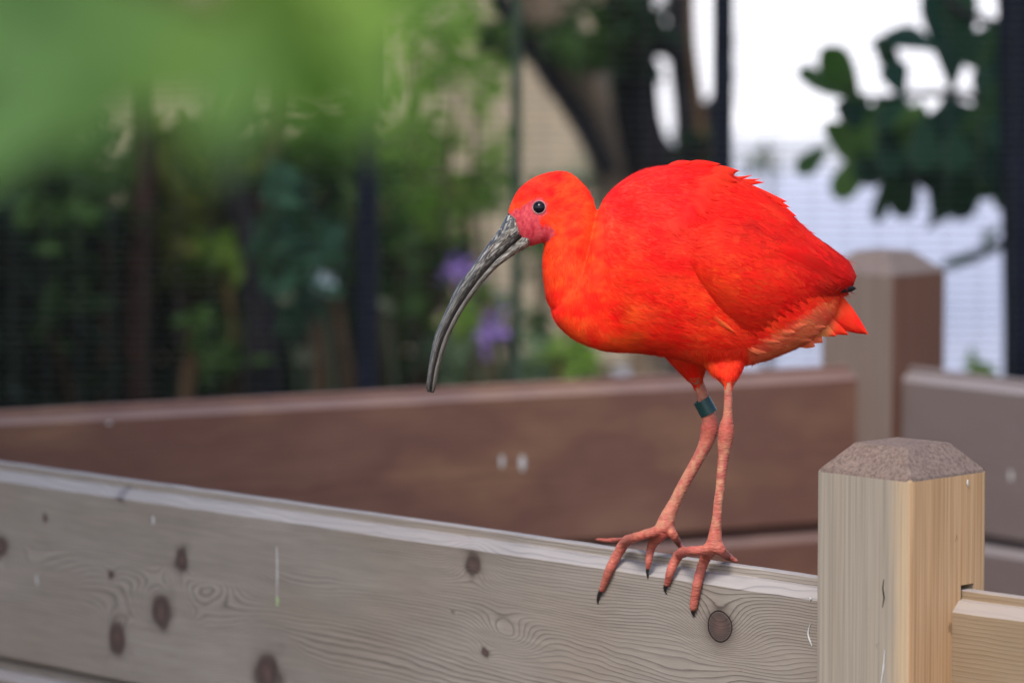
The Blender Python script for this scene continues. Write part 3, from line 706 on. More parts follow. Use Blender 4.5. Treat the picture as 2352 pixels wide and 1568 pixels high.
neck = [(1318,748,1405,700,24,0),(1262,703,1390,662,25,0),(1248,645,1371,612,25,0),(1245.5,600,1370,572,23.5,0),(1249,566,1373,530,22,0),(1249,556,1373,497,21,0),
        (1238,560,1352,438,19.5,0),(1225,564,1302,395,19,0),(1212,566,1240,402,17,0),(1201,558,1194,432,13.5,0),(1190,542,1173,468,10,0),(1180,524,1167,488,7,0)]
loft(body, neck, 6, 40)
def tube_leg(mb, pts, n=20):
    C = catmull(pts, 5)
    mb.tube([at(c[0], c[1], DB+c[2]/1000) for c in C], [c[3]*1.02*DB/FPX for c in C], n)
OFN, OFF = -16, 24
near_thigh = [(1560,740,1738,750,16,OFN+10),(1590,805,1734,790,15,OFN+5),(1626,852,1712,838,13,OFN+1),(1650,874,1696,868,11,OFN),(1662,888,1686,886,6,OFN)]
far_thigh = [(1490,760,1640,770,24,OFF),(1522,812,1638,812,22,OFF),(1556,851,1626,838,14,OFF),(1578,874,1618,860,8,OFF),(1590,884,1613,876,5,OFF)]
loft(body, near_thigh, 6, 28); loft(body, far_thigh, 6, 28)
def leg(pts, off):
    return [(*Z3(u, v), off, w*.41605) for u, v, w in pts]
tube_leg(body, leg([(845,170,36),(842,245,25),(840,340,24),(838,420,28),(832,470,39),(828,520,44),(821,575,40),(815,640,31),(803,740,27),(795,830,26),(785,900,26),(778,980,27),(770,1055,34),(765,1110,43)], OFN-6))
tube_leg(body, leg([(655,160,38),(665,215,34),(698,300,33),(715,365,35),(738,440,44),(738,490,50),(722,555,42),(690,625,35),(640,715,33),(590,805,33),(545,895,34),(512,965,42),(492,1025,52),(487,1055,50)], OFF+2))
# toes follow the rail
def railpt(kind, u, v, r):
    px, py = Z3(u, v)
    if kind == 't': return onz(px, py, ZT + r)                       # on the tongue
    if kind == 'f': return onplane(px, py, fp + facen*r, facen)       # down the front face
    if kind == 's': return onplane(px, py, fp + facen*(-.004+r*.7), facen)   # over the chamfer
    return at(px, py, DB + kind/1000)
nd = OFN-6; fd = OFF+2
TOES = [  # list of (kind,u,v,halfwidth)
    [(fd,478,1045,32),(fd,430,1058,26),(fd,340,1085,24),('s',275,1112,27),('s',225,1190,26),('f',185,1265,23),('f',160,1330,19),('f',140,1385,15)],
    [(fd,490,1050,34),(fd,470,1075,28),('s',425,1122,24),('s',410,1165,21),('f',402,1215,18),('f',397,1262,13)],
    [(fd,470,1050,26),(fd,380,1075,18),('t',290,1098,15),('t',190,1104,12),('t',110,1099,8)],
    [(fd,515,1045,28),(fd,545,1085,20),('t',568,1122,17),('t',592,1152,11)],
    [(nd,750,1130,32),(nd,715,1158,26),(nd,650,1162,24),('s',578,1176,26),('s',545,1222,24),('f',522,1275,22),('f',508,1325,18),('f',500,1355,14)],
    [(nd,770,1120,40),(nd,752,1150,32),('s',718,1195,27),('s',692,1260,25),('f',671,1340,24),('f',656,1420,22),('f',649,1470,20),('f',645,1490,13)],
    [(nd,775,1125,32),(nd,805,1165,24),('t',838,1192,20),('t',885,1218,10)],
]
CLAW = {0: [('f',138,1380,14),('f',126,1405,11),('f',120,1435,7),('f',122,1458,1.5)], 1: [('f',397,1255,12),('f',394,1280,9),('f',397,1318,1.5)],
        4: [('f',501,1345,13),('f',492,1362,11),('f',492,1385,6),('f',503,1402,1.5)], 5: [('f',646,1485,13),('f',645,1500,11),('f',652,1527,2)]}
for toe in TOES:
    P = [(*railpt(k, u, v, w*.41605*DB/FPX), w*.41605*DB/FPX) for k, u, v, w in toe]
    C = catmull(P, 5); body.tube([Vector(c[:3]) for c in C], [max(.0009, c[3]*1.16*(1+.05*math.sin(i*1.9))) for i, c in enumerate(C)], 14)

tmp = body.build('body', [], None, True)
bpy.context.view_layer.update()
md = tmp.modifiers.new('r', 'REMESH'); md.mode = 'VOXEL'; md.voxel_size = .0011
md2 = tmp.modifiers.new('s', 'SMOOTH'); md2.factor = .5; md2.iterations = 5
dg = bpy.context.evaluated_depsgraph_get(); bme = bpy.data.meshes.new_from_object(tmp.evaluated_get(dg))
bpy.data.objects.remove(tmp)
nv = len(bme.vertices); co = np.empty(nv*3); bme.vertices.foreach_get('co', co); co = co.reshape(-1, 3)
# pull the coordinates into the side view of the bird for its colour pattern
def side_view(P):
    v = P - np.array(C0); d = v @ np.array(cF); return 1176+FPX*(v @ np.array(cR))/d, 784-FPX*(v @ np.array(cU))/d
PX, PY = side_view(co); PY_off = co[:, 1]
sstep = lambda a, b_, x: np.clip((x-a)/(b_-a), 0, 1)**2*(3-2*np.clip((x-a)/(b_-a), 0, 1))
def plumage_col(PX, PY, wing=False):
    red = np.array([.78, .017, .008]) if wing else np.array([.86, .023, .011]); orange = np.array([.92, .068, .010]); pink = np.array([.86, .027, .024])
    w = 1-sstep(1330, 1520, PX + (PY-600)*-.25)
    w = w*(.55+.45*vnoise(PX/40, PY/40, 3)*2)
    c = red[None]*(1-w[:, None]) + orange[None]*w[:, None]
    nb = .5+vnoise(PX/60, PY/60, 8); lo = sstep(560, 740, PY)*.62*nb*(.35 if wing else 1); c = c*(1-lo[:, None]) + orange[None]*lo[:, None]
    pk = sstep(1360, 1400, PX)*(1-sstep(1500, 1640, PX))*(1-sstep(430, 640, PY)); c = c*(1-pk[:, None]*.8) + pink[None]*pk[:, None]*.8
    fo = (1-sstep(1180, 1300, PX))*(1-sstep(395, 470, PY)); c = c*(1-fo[:, None]*.6) + pink[None]*fo[:, None]*.6
    ut = sstep(1712, 1735, PX)*sstep(0, 14, PY-(786-.62*(PX-1730)))*(1-sstep(1890, 1930, PX)); po = np.array([.85, .17, .075]); c = c*(1-ut[:, None]*.8) + po[None]*ut[:, None]*.8
    pt = .6*vnoise(PX/34, PY/26, 12) + .5*vnoise((PX-PY*.5)/15, (PY+PX*.5)/11, 13); c = c*(1+.32*pt[:, None])
    g2 = .7*vnoise(PX/44, PY/34, 14) + .6*vnoise((PX-PY*.5)/18, (PY+PX*.5)/12, 15); c[:, 1] *= (1+1.5*g2); c[:, 2] *= (1+.8*g2)
    if wing:
        dk = np.exp(-((PX-1715)/50)**2-((PY-522)/22)**2)*.55 + sstep(1790, 1900, PX)*.5 + sstep(0, 50, PY-(760-.55*np.abs(PX-1725)))*.25
        c = c*(1-np.clip(dk, 0, .6)[:, None]*.6); c[:, 1] *= 1-.6*np.clip(dk, 0, .6)
        lt = np.exp(-((PX-1660)/85)**2-((PY-610)/60)**2)*.6*np.clip(.6+1.6*vnoise((PX-PY*.5)/9, (PY+PX*.5)/22, 41), 0, 1.4); c[:, 1] = c[:, 1]*(1+1.6*lt) + .004*lt; c[:, 0] *= 1+.25*lt
    return c
def poly_in(PX, PY, poly):
    ins = np.zeros(PX.shape, bool); n_ = len(poly)
    for i in range(n_):
        x1, y1 = poly[i]; x2, y2 = poly[(i+1) % n_]
        c = ((y1 > PY) != (y2 > PY)) & (PX < (x2-x1)*(PY-y1)/((y2-y1) if y2 != y1 else 1e-9)+x1); ins ^= c
    return ins
colr = plumage_col(PX, PY)
jx = PX + 9*vnoise(PX/6, PY/6, 5) + 5*vnoise(PX/2.5, PY/2.5, 55); jy = PY + 9*vnoise(PX/6, PY/6, 6) + 5*vnoise(PX/2.5, PY/2.5, 56)
face = [Z1(*p) for p in [(560,385),(612,372),(660,352),(700,325),(735,300),(785,296),(828,335),(825,385),(790,410),(770,440),(800,466),(868,468),(886,515),(845,560),(800,585),(730,605),(640,640),(560,600)]]
fm = poly_in(jx, jy, face); fn = np.clip(.5+.9*vnoise(PX[fm]/5, PY[fm]/9, 9)+.6*vnoise(PX[fm]/2.2, PY[fm]/3, 19), 0, 1)[:, None]; colr[fm] = np.array([.46, .022, .042])*(1-fn) + np.array([.66, .085, .10])*fn
fringe = [Z1(*p) for p in [(835,470),(872,455),(905,500),(880,545),(890,510),(868,475)]]
legm = (PY > 868) & ((PX > 1640) | (PY > 862)) & (PY > np.where(PX > 1640, 878, 868) + 6*vnoise(PX/3, PX*0, 4))
skin = np.array([.43, .115, .088]); skin2 = np.array([.40, .065, .050]); pale = np.array([.50, .29, .16])
q = np.clip(.5+1.5*vnoise(PX/9, PY/14, 2), 0, 1); qq = np.clip(.5+.7*vnoise(PX/30, PY/4.2, 21)+.6*vnoise(PX/5, PY/5, 22), 0, 1)
sk = skin[None]*(1-q[:, None]*.5) + pale[None]*q[:, None]*.5
jt = np.exp(-((PY-985)/38)**2) + sstep(1190, 1240, PY)*.8
sk = sk*(1-np.clip(jt, 0, 1)[:, None]*.75) + skin2[None]*np.clip(jt, 0, 1)[:, None]*.75
sk *= (.82+.34*qq)[:, None]
band = np.clip(.5+.9*np.sin((PY-.35*PX+6*vnoise(PX/20, PY/20, 31))/7.5*2*np.pi), 0, 1); bw = sstep(1225, 1250, PY)*.38
sk = sk*(1-bw*band)[:, None] + np.array([.50, .20, .16])[None]*(bw*band)[:, None]
colr[legm] = sk[legm]
rough = np.where(legm | fm, .5, .85)
ca = bme.color_attributes.new('pattern', 'FLOAT_COLOR', 'POINT'); ca.data.foreach_set('color', np.column_stack([np.clip(colr, 0, 1), np.ones(nv)]).ravel().astype(np.float32))
ra = bme.attributes.new('rough', 'FLOAT', 'POINT'); ra.data.foreach_set('value', rough.astype(np.float32))
la = bme.attributes.new('skin', 'FLOAT', 'POINT'); la.data.foreach_set('value', legm.astype(np.float32))
m, n, l, b = mat('scarlet_plumage', .85, .2)
pc = N(n, 'ShaderNodeAttribute', attribute_name='pattern').outputs['Color']
l.new(pc, b.inputs['Base Color']); l.new(N(n, 'ShaderNodeAttribute', attribute_name='rough').outputs['Fac'], b.inputs['Roughness'])
b.inputs['Sheen Weight'].default_value = .0
hf = noise(n, l, 320, objco(n, l, (.35, 1, 1)), 3, .6)
vr = n.new('ShaderNodeTexVoronoi'); vr.inputs['Scale'].default_value = 420; l.new(objco(n, l, (.55, .55, 1.5)), vr.inputs['Vector'])
h = n.new('ShaderNodeMix'); l.new(N(n, 'ShaderNodeAttribute', attribute_name='skin').outputs['Fac'], h.inputs[0]); l.new(hf, h.inputs[2]); l.new(vr.outputs['Distance'], h.inputs[3])
bump(n, l, h.outputs[0], b, .5, .0009); M_body = m
bme.materials.clear(); bme.materials.append(M_body); bme.polygons.foreach_set('use_smooth', [True]*len(bme.polygons))
co2 = co - np.array(root_p); bme.vertices.foreach_set('co', co2.ravel()); bme.update()
bo = link('body', bme, ibis, None, None, root_p)

# ---- wings (folded), one each side
def feather_mat(name, black=False):
    m, n, l, b = mat(name, .7, .15)
    pc = N(n, 'ShaderNodeAttribute', attribute_name='pattern').outputs['Color']
    l.new(pc, b.inputs['Base Color'])
    t = n.new('ShaderNodeBsdfTranslucent'); l.new(pc, t.inputs[0]); ms = n.new('ShaderNodeMixShader'); ms.inputs[0].default_value = .18
    l.new(b.outputs[0], ms.inputs[1]); l.new(t.outputs[0], ms.inputs[2]); l.new(ms.outputs[0], n['Material Output'].inputs[0])
    hf = noise(n, l, 420, objco(n, l, (.35, 1, .8)), 3, .6); bump(n, l, hf, b, .35, .0006)
    return m
M_feather = feather_mat('scarlet_feather')
M_black = plain('black_feather_tip', (.012,.010,.012), .5, .3)
M_palef = plain('pale_orange_down', (.86,.16,.070), .85, .1, .2, 60)
def set_pattern(me, base, wing=False):
    nv = len(me.vertices); c = np.empty(nv*3); me.vertices.foreach_get('co', c); c = c.reshape(-1, 3) + np.array(base)
    px, py = side_view(c); col = plumage_col(px, py, wing)
    a = me.color_attributes.new('pattern', 'FLOAT_COLOR', 'POINT'); a.data.foreach_set('color', np.column_stack([np.clip(col, 0, 1), np.ones(nv)]).ravel().astype(np.float32))
WST = [(1545,560,1590,640,20,36,14,8),(1590,480,1618,698,18,34,22,10),(1650,435,1662,750,17,33,27,11),(1718,430,1728,784,15,31,27,11),(1792,472,1803,756,12,27,22,9),
       (1862,534,1862,718,9,21,14,8),(1915,573,1910,688,6,14,9,6),(1950,602,1942,668,4,8,6,5),(1967,634,1957,662,3,5,3,3)]
wing_geo = []
for sgn in (-1, 1):
    mb = MB(); S = catmull(WST, 7); n_ = 36; vs = []; fs = []
    for s in S:
        for k in range(n_):
            tt = 2*math.pi*k/n_; q = math.cos(tt); e = math.sin(tt)      # q: 1 top .. -1 bottom
            f_ = (1-q)/2
            px = s[0]*(1-f_)+s[2]*f_; py = s[1]*(1-f_)+s[3]*f_
            yo = s[4]*(1-f_)+s[5]*f_ + s[6]*(1-q*q) + s[7]*e
            vs.append(at(px, py, DB + sgn*yo/1000))
    for i in range(len(S)-1):
        for k in range(n_):
            a = i*n_+k; b_ = i*n_+(k+1) % n_; fs.append((a, b_, b_+n_, a+n_))
    fs.append(tuple(range(n_-1, -1, -1))); fs.append(tuple(range((len(S)-1)*n_, len(S)*n_)))
    mb.add(vs, fs)
    o = mb.build('wing', M_feather, ibis, origin=root_p); set_pattern(o.data, root_p, True)
    wing_geo.append((vs, fs, o))

# ---- small contour feathers laid over body and wings like shingles
bco = [tuple(v) for v in co]; bf = [tuple(p.vertices) for p in bme.polygons]
tree_body = BVHTree.FromPolygons(bco, bf)
def scatter(verts, faces, tree, nfe, seed, keep, size_fn, lift_fn):
    V = np.array(verts); rnd = np.random.RandomState(seed)
    tri = []
    for f in faces:
        if len(f) > 4: continue
        tri.append((f[0], f[1], f[2]));
        if len(f) == 4: tri.append((f[0], f[2], f[3]))
    T = np.array(tri); a, b_, c = V[T[:, 0]], V[T[:, 1]], V[T[:, 2]]
    ar = np.linalg.norm(np.cross(b_-a, c-a), axis=1); cum = np.cumsum(ar)/ar.sum()
    idx = np.searchsorted(cum, rnd.rand(nfe)); r1 = np.sqrt(rnd.rand(nfe))[:, None]; r2 = rnd.rand(nfe)[:, None]
    P = (1-r1)*a[idx] + r1*(1-r2)*b_[idx] + r1*r2*c[idx]
    px, py = side_view(P); ok = keep(px, py, P); P = P[ok]; px = px[ok]; py = py[ok]
    vs_all, fs_all, col_all = [], [], []
    cols = plumage_col(px, py, seed == 11)
    prof = [(0, .5), (.3, .9), (.6, 1.0), (.85, .72), (1.0, .12)]
    for i in range(len(P)):
        p = Vector(P[i]); L, W = size_fn(px[i], py[i]); s_ = rnd.uniform(.75, 1.25); L *= s_; W *= s_
        hit = tree.find_nearest(p)
        if hit[0] is None: continue
        nrm = hit[1]
        fx, fy = flow(px[i], py[i]); fx += rnd.normal(0, .10); fy += rnd.normal(0, .10)
        d = cR*fx - cU*fy; d = (d - nrm*d.dot(nrm))
        if d.length < .15: continue
        d.normalize(); s = d.cross(nrm)
        lift = lift_fn(px[i], py[i])*rnd.uniform(.6, 1.4); o = len(vs_all); cj = cols[i]*(1+rnd.normal(0, .035)); cj[1] *= 1+rnd.normal(0, .18)
        good = True; tmpv = []
        for t, w in prof:
            for e in (-1, 0, 1):
                q_ = p + d*(t*L) + s*(e*w*W/2); h2 = tree.find_nearest(q_)
                if h2[0] is None: good = False; break
                tmpv.append(h2[0] + h2[1]*(-.0003 + lift*t*t + .00025*(1-abs(e))))
            if not good: break
        if not good: continue
        vs_all += tmpv; col_all += [cj]*15
        for r_ in range(4):
            k = o+r_*3; fs_all += [(k, k+1, k+4, k+3), (k+1, k+2, k+5, k+4)]
    return vs_all, fs_all, col_all
def flow(px, py):
    if py > 800 and px < 1740 and px > 1500: return (.15, 1.0)
    ws = min(1, max(0, (px-1320)/110)); ws = ws*ws*(3-2*ws)
    if py < 540 and px < 1376:
        vx, vy = px-1175, py-520; L = math.hypot(vx, vy)+1e-6; vx, vy = vx/L, vy/L
        k = min(1, max(0, (py-430)/110)); vx, vy = vx*(1-k)+.12*k, vy*(1-k)+1.0*k
        return (vx, vy)
    return (.12*(1-ws)+1.0*ws, 1.0*(1-ws)+(.30+.25*max(0, (px-1600)/350))*ws)
def build_feathers(name, data, parent):
    vs, fs, cols = data
    mb = MB(); mb.add(vs, fs); o = mb.build(name, M_feather, parent, origin=root_p)
    a = o.data.color_attributes.new('pattern', 'FLOAT_COLOR', 'POINT')
    a.data.foreach_set('color', np.column_stack([np.clip(np.array(cols), 0, 1), np.ones(len(cols))]).ravel().astype(np.float32)); o['kind'] = 'stuff'
    return o
def keep_body(px, py, P):
    k = (py < 868) & ~poly_in(px, py, face) & (px > 1195)
    k &= ~((px > 1700) & (py > 700)); k &= (px > 1440 + .25*(py-600)); k &= ~((px > 1690) & (py > 786-.62*(px-1730)-10)); return k
def size_body(px, py):
    if px < 1376 and py < 580: return (.0065, .0040)
    if px < 1400: return (.010, .0065)
    if py > 790: return (.014, .006)
    if px < 1560 and py < 700: return (.013, .0085)
    return (.018, .011)
build_feathers('plumage', scatter(bco, bf, tree_body, 4200, 3, keep_body, size_body, lambda x, y: .0003), bo)
for vs, fs, wo in wing_geo:
    tw = BVHTree.FromPolygons([tuple(v) for v in vs], fs)
    build_feathers('plumage', scatter([tuple(v) for v in vs], fs, tw, 900, 11, lambda px, py, P: (px > 1560) & (px < 1930), lambda x, y: (.026+.018*max(0, (x-1650)/250), .012), lambda x, y: .0003), wo)

def strands(name, verts, faces, nst, seed, keep, length, lift, width, parent, wing=False, curl=0.0):
    """fine loose barbs that soften the plumage: thin tapered ribbons lying along the feather direction"""
    V = np.array(verts); rnd = np.random.RandomState(seed); tri = []
    for f in faces:
        if len(f) > 4: continue
        tri.append((f[0], f[1], f[2]))
        if len(f) == 4: tri.append((f[0], f[2], f[3]))
    T = np.array(tri); a, b_, c = V[T[:, 0]], V[T[:, 1]], V[T[:, 2]]
    cr = np.cross(b_-a, c-a); ar = np.linalg.norm(cr, axis=1); idx = np.searchsorted(np.cumsum(ar)/ar.sum(), rnd.rand(nst))
    r1 = np.sqrt(rnd.rand(nst))[:, None]; r2 = rnd.rand(nst)[:, None]
    P = (1-r1)*a[idx] + r1*(1-r2)*b_[idx] + r1*r2*c[idx]; Nn = cr[idx]/ar[idx][:, None]
    px, py = side_view(P); ok = keep(px, py, P); P, Nn, px, py = P[ok], Nn[ok], px[ok], py[ok]; k = len(P)
    fl = np.array([flow(x, y) for x, y in zip(px, py)]); fl = fl + rnd.normal(0, .16, fl.shape)
    D = np.array(cR)[None]*fl[:, :1] - np.array(cU)[None]*fl[:, 1:]
    D -= Nn*(D*Nn).sum(1)[:, None]; D /= np.linalg.norm(D, axis=1)[:, None]+1e-9
    S = np.cross(D, Nn); L = np.array([length(x, y) for x, y in zip(px, py)])*rnd.uniform(.6, 1.3, k); H = L*lift*rnd.uniform(.4, 1.5, k)
    w = width*rnd.uniform(.7, 1.3, k)
    p0 = P - Nn*.0004; p1 = P + D*(L*.5)[:, None] + Nn*(H*.42)[:, None]; p2 = P + D*L[:, None] + Nn*(H-curl*L)[:, None]
    vs = np.stack([p0-S*w[:, None]*.5, p0+S*w[:, None]*.5, p1-S*w[:, None]*.45, p1+S*w[:, None]*.45, p2], 1).reshape(-1, 3)
    o5 = np.arange(k)*5
    fs = [(o, o+1, o+3, o+2) for o in o5.tolist()] + [(o+2, o+3, o+4) for o in o5.tolist()]
    col = plumage_col(px, py, wing); col = col*(1+rnd.normal(0, .035, (k, 1))); col[:, 1] *= np.clip(1+rnd.normal(0, .2, k), .3, 2)
    mb = MB(); mb.add(vs.tolist(), fs); o = mb.build(name, M_feather, parent, origin=root_p)
    at_ = o.data.color_attributes.new('pattern', 'FLOAT_COLOR', 'POINT')
    at_.data.foreach_set('color', np.column_stack([np.clip(np.repeat(col, 5, 0), 0, 1), np.ones(k*5)]).ravel().astype(np.float32)); o['kind'] = 'stuff'
    return o
def keep_down(px, py, P):
    return (py < 858) & ~poly_in(px, py, [(x+2, y+2) for x, y in face]) & (px > 1180) & ~((px < 1240) & (py > 500)) & ~((np.abs(px-1373) < 12) & (py > 460) & (py < 665))
strands('down', bco, bf, 60000, 5, keep_down, lambda x, y: .0035 if (x < 1376 and y < 560) else (.0055 if x < 1400 else .0075), .13, .00038, bo)
for vs, fs, wo in wing_geo:
    strands('down', vs, fs, 9000, 6, lambda px, py, P: (px > 1550) & (px < 1945), lambda x, y: .010, .035, .00038, wo, True)

# ---- single feathers that stand out
def plume(name, parent, root, tip, w, off0, off1, m_, bow=0.0, tint=None, sharp=False):
    p = at(root[0], root[1], DB+off0/1000); q = at(tip[0], tip[1], DB+off1/1000); v = q-p; L = v.length; d = v.normalized()
    toward = Vector((0, -1, 0)) if (off0+off1) <= 0 else Vector((0, 1, 0))
    s = d.cross(toward).normalized(); nrm = s.cross(d); nrm = nrm if nrm.dot(toward) > 0 else -nrm
    prof = [(0, .5), (.2, .85), (.4, 1), (.6, .82), (.78, .5), (.9, .25), (1, .01)] if sharp else [(0, .35), (.2, .75), (.45, 1), (.65, .95), (.8, .72), (.92, .38), (1, .03)]; vs, fs = [], []
    for t, wd in prof:
        mid = p + d*(L*t) + s*(bow*L*math.sin(math.pi*t)) + nrm*(.0012*math.sin(math.pi*t))
        for e in (-1, -.5, 0, .5, 1): vs.append(mid + s*(e*wd*w/2000) - nrm*(.0012*e*e))
    for i in range(len(prof)-1):
        for k in range(4): fs.append((i*5+k, i*5+k+1, i*5+k+6, i*5+k+5))
    mb = MB(); mb.add(vs, fs); o = mb.build(name, m_, parent, origin=root_p)
    if m_ is M_feather:
        set_pattern(o.data, root_p, parent.name.startswith('wing'))
        if tint:
            nv = len(o.data.vertices); a = o.data.color_attributes['pattern']; c = np.empty(nv*4); a.data.foreach_get('color', c); c = c.reshape(-1, 4); c[:, :3] *= np.array(tint); a.data.foreach_set('color', c.ravel())
    return o
wn_ = wing_geo[0][2]; wf_ = wing_geo[1][2]
rnd = random.Random(4)
# ragged mantle edge lying over the wing
edge = [((1640,402),(1690,394)),((1632,415),(1688,412)),((1612,418),(1668,425)),((1608,430),(1658,442)),((1600,442),(1650,458)),((1592,452),(1640,475)),((1585,462),(1634,490)),((1572,470),(1620,503)),((1560,478),(1606,516)),((1550,486),(1592,527)),((1540,495),(1577,538)),((1528,500),(1562,548))]
tb_all = BVHTree.FromPolygons(bco + [tuple(v) for v in wing_geo[0][0]], bf + [tuple(i+len(bco) for i in f) for f in wing_geo[0][1]])
def surf_off(px, py):
    h = tb_all.ray_cast(C0, ray(px, py).normalized())
    return None if h[0] is None else (proj(h[0])[2]-DB)*1000
for a, c in edge:
    for k in range(3):
        ja = (a[0]+rnd.uniform(-8, 8), a[1]+rnd.uniform(-6, 6)); jc = (c[0]+rnd.uniform(-7, 7), c[1]+rnd.uniform(-6, 6))
        o0 = surf_off(*ja); o1 = surf_off(*jc)
        if o0 is None: continue
        if o1 is None: o1 = o0+2
        plume('feather', bo, ja, jc, rnd.uniform(10, 14), o0+.5, min(o1, o0+4)-rnd.uniform(.6, 1.3), M_feather, sharp=True)
# wisps along the back outline
for a, c, w in [((1535,384),(1595,372),8),((1565,386),(1655,377),11),((1590,394),(1700,393),10),((1630,404),(1757,419),8),((1650,410),(1748,411),4),((1640,412),(1730,402),4),((1680,425),(1808,463),14),((1735,440),(1815,476),9),((1755,455),(1830,497),10)]:
    plume('feather', bo, a, c, w, -3, -4, M_feather, bow=.05 if c[0] > 1700 else 0, sharp=True)
# long secondaries along the closed wing
for i in range(13):
    t = i/12; a = (1640+150*t, 640-70*t); c = (1740+200*t, 772-130*t)
    o0 = surf_off(*a); o1 = surf_off(*c)
    if o0 is None or o1 is None: continue
    plume('feather', wn_, a, c, 13, o0-.6, o1-1.6, M_feather, tint=(.93, .8, .8) if i % 2 else None)
for i in range(4):
    plume('feather', wn_, (1880-8*i, 580+22*i), (1966-4*i, 632+11*i), 13, -9, -6, M_feather, tint=(.82, .6, .6))
plume('feather', wn_, (1905,660), (1968,663), 8, -17, -9, M_black)
plume('feather', wf_, (1895,655), (1962,660), 5, 3, 4, M_black)
plume('feather', wn_, (1612,690), (1690,765), 5, (surf_off(1640,715) or -40)-1.0, (surf_off(1690,760) or -40)-1.5, M_feather, bow=.05, tint=(1, 4, 3))
# tail feathers
for i, (a, c, w, o0, o1, tn) in enumerate([((1865,655),(1995,769),20,-4,-3,(1,1.3,1.2)), ((1850,690),(1988,767),20,3,2,(.62,.45,.45)), ((1860,700),(1978,767),15,-1,-2,(.6,.4,.4)), ((1840,718),(1950,769),17,-6,-6,(.9,.9,.9)), ((1830,730),(1922,772),17,-7,-7,(1,1.6,1.3)), ((1820,740),(1890,786),14,-6,-5,(1,5,4)), ((1800,755),(1872,796),14,-7,-6,(1,6,5)), ((1850,730),(1912,768),12,6,8,(.8,.6,.6)), ((1895,660),(1950,676),9,2,2,(1,4,3))]):
    plume('tail_feather', bo, a, c, w, o0, o1, M_palef if tn[1] > 3.5 else M_feather, tint=tn, sharp=tn[1] <= 3.5)
# pale down under the tail
for i in range(60):
    t_ = (i % 30)/29; sd = -1 if i < 30 else 1; lay = rnd.uniform(0, 1)
    a = (1712+125*t_+rnd.uniform(-6, 6), 785-42*t_+rnd.uniform(-14, 10)); c = (a[0]+rnd.uniform(45, 70), a[1]+rnd.uniform(14, 38)-18*t_)
    h0 = surf_off(*a); h1 = surf_off(*c)
    if h0 is None: continue
    if h1 is None: h1 = h0*.4
    if sd > 0: h0, h1 = -h0, -h1
    plume('undertail_feather', bo, a, c, rnd.uniform(5, 8), h0-sd*.8, h1+sd*(.9+lay), M_palef)
# ---- bill
def bill_mat(name, base):
    m, n, l, b = mat(name, .24, .7)
    cx = n.new('ShaderNodeCombineXYZ'); g0 = N(n, 'ShaderNodeAttribute', attribute_name='len').outputs['Fac']; a0 = N(n, 'ShaderNodeAttribute', attribute_name='ang').outputs['Fac']
    l.new(math_(n, l, 'MULTIPLY', g0, 9.0), cx.inputs[0]); l.new(math_(n, l, 'MULTIPLY', a0, 1.9), cx.inputs[1])
    f1 = noise(n, l, 2.2, cx.outputs[0], 3, .5, 1.1)
    r = ramp(n, [(.34, (.016,.016,.020)), (.45, base), (.55, (.17,.15,.125)), (.66, (.46,.44,.41))]); l.new(f1, r.inputs[0])
    g = N(n, 'ShaderNodeAttribute', attribute_name='len').outputs['Fac']
    gr = ramp(n, [(0, 1), (.28, .85), (.5, .35), (1, .16)]); l.new(g, gr.inputs[0])
    c = mixc(n, l, gr.outputs[0], tuple(x*.55 for x in base), r.outputs[0])
    l.new(c, b.inputs['Base Color']); bump(n, l, f1, b, .2, .0006); return m
M_bill = bill_mat('grey_horn', (.055,.052,.055)); M_bill2 = bill_mat('tan_grey_horn', (.10,.085,.07))
cul = [Z1(*p) for p in [(592,385),(570,405),(530,480),(470,560),(400,660),(330,760),(260,850),(190,1000),(120,1160),(85,1320),(65,1470),(72,1515)]]
gap = [Z1(*p) for p in [(690,470),(690,500),(640,548),(560,622),(490,688),(418,768),(340,868),(248,1010),(168,1178),(118,1345),(96,1478),(95,1518)]]
low = [Z1(*p) for p in [(722,585),(705,602),(660,628),(585,676),(510,734),(440,806),(368,898),(284,1024),(205,1185),(152,1350),(126,1482),(112,1522)]]
hwb = [11, 10.4, 9.2, 7.3, 6.2, 5.3, 4.7, 4.0, 3.4, 2.9, 2.5, 1.2]
billroot = at(*cul[1], DB)
def mandible(name, top, bot, m_, power):
    mb = MB(); st = [(a[0], a[1], c[0], c[1], h) for a, c, h in zip(top, bot, hwb)]
    S = catmull(st, 6); n_ = 22; vs, fs, ln, an = [], [], [], []
    for i, s in enumerate(S):
        Aw = at(s[0], s[1], DB); Bw = at(s[2], s[3], DB); c = (Aw+Bw)/2; h = (Aw-Bw)/2
        for k in range(n_):
            t = 2*math.pi*k/n_; cs = math.cos(t)
            vs.append(c + h*math.copysign(abs(cs)**.8, cs) + Vector((0, 1, 0))*(s[4]/1000*math.copysign(abs(math.sin(t))**(.55 if cs*power < 0 else .9), math.sin(t)))); ln.append(i/(len(S)-1)); an.append(cs)
    for i in range(len(S)-1):
        for k in range(n_):
            a = i*n_+k; b_ = i*n_+(k+1) % n_; fs.append((a, b_, b_+n_, a+n_))
    fs.append(tuple(range(n_-1, -1, -1))); fs.append(tuple(range((len(S)-1)*n_, len(S)*n_)))
    mb.add(vs, fs, len=ln, ang=an); return mb.build(name, m_, ibis, origin=billroot)
gapu = [(x-.2, y-.3) for x, y in gap]; gapl = [(x+.2, y+.3) for x, y in gap]
mandible('upper_bill', cul, gapu, M_bill, 1); mandible('lower_bill', gapl, low, M_bill2, -1)
b = MB(); hb_ = catmull([[h] for h in hwb], 4)[:, 0]; gp_ = catmull(gap, 4)
M_mouth = plain('dark_mouth_line', (.012,.008,.008), .6, .2)
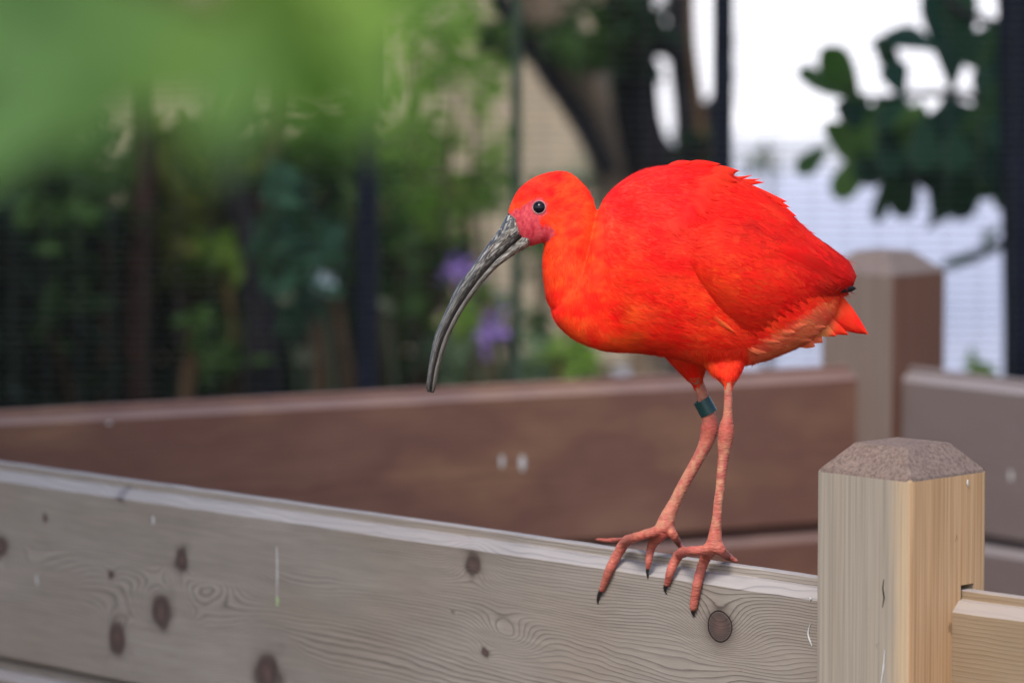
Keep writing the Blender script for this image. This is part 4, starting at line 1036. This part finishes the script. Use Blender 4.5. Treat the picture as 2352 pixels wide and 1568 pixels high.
for sgn in (-1, 1):
    b.tube([at(x, y, DB + sgn*h*.00080) for (x, y), h in zip(gp_[4:], hb_[4:])], [.0011]*3+[.0010]*(len(gp_)-10)+[.0005]*3, 6)
b.build('mouth_line', M_mouth, ibis, origin=billroot)
# nostril groove
b = MB(); P = [Z1(*p) for p in [(575,470),(548,520),(505,575),(430,680)]]
b.tube([at(x, y, DB-.0062) for x, y in P], [.0004, .0011, .0009, .0003], 6); b.build('nostril', plain('nostril_dark', (.06,.02,.02), .7), ibis, origin=billroot)

# ---- eye, ring, claws
M_eye, n, l, b = mat('black_eye', .05, .25); b.inputs['Base Color'].default_value = (.006, .006, .012, 1)
M_lid = plain('pale_pink_eyelid', (.34,.15,.15), .6, .3, .3, 200)
ex, ey = Z1(778, 350)
for sgn in (-1, 1):
    # find the head surface at the eye
    o_ = C0 if sgn < 0 else at(ex, ey, DB+1.0); dr = ray(ex, ey).normalized()*( 1 if sgn < 0 else -1)
    h = tree_body.ray_cast(o_, dr); P = h[0]; nn = h[1].normalized()
    rE = 38*.36328*DB/FPX
    bm = bmesh.new(); bmesh.ops.create_uvsphere(bm, u_segments=28, v_segments=18, radius=rE*1.25); me = bpy.data.meshes.new('eye'); bm.to_mesh(me); bm.free()
    me.materials.append(M_eye); me.polygons.foreach_set('use_smooth', [True]*len(me.polygons))
    e = link('eye', me, ibis, None, None, P - nn*rE*.74)
    b = MB(); tq = nn.to_track_quat('Z', 'Y').to_matrix()
    b.tube([P - nn*.0002 + tq @ Vector((math.cos(a)*rE*1.08, math.sin(a)*rE*1.08, 0)) for a in [2*math.pi*k/28 for k in range(29)]], [rE*.13]*29, 8, cap=False)
    b.build('eyelid', M_lid, ibis, origin=P)
M_claw = plain('dark_claw', (.025,.022,.022), .4, .5)
for k, c in CLAW.items():
    P = [(*railpt(q[0], q[1], q[2], q[3]*.41605*DB/FPX), q[3]*.41605*DB/FPX) for q in c]; C = catmull(P, 5); b = MB()
    b.tube([Vector(x[:3]) for x in C], [max(.0003, x[3]) for x in C], 10); b.build('claw', M_claw, bo, origin=root_p)
M_ring = plain('dark_teal_plastic', (.008,.042,.042), .35, .5, .1)
a0 = at(*Z3(693,328), DB+(OFF+2)/1000); a1 = at(*Z3(734,404), DB+(OFF+2)/1000); r0 = 50*.41605*DB/FPX; b = MB()
dv = a1-a0; nseg = 32; ref = Vector((0,1,0)); t_ = dv.normalized(); s_ = t_.cross(ref).normalized(); vs, fs = [], []
for k in range(nseg):
    a = 2*math.pi*k/nseg; e = s_*math.cos(a)+ref*math.sin(a)
    vs += [a0+e*r0, a1+e*r0, a1+e*r0*.78, a0+e*r0*.78]
for k in range(nseg):
    o = k*4; p_ = ((k+1) % nseg)*4
    for j in range(4): fs.append((o+j, p_+j, p_+(j+1) % 4, o+(j+1) % 4))
b.add(vs, fs); b.build('leg_ring', M_ring, ibis, False, origin=a0)
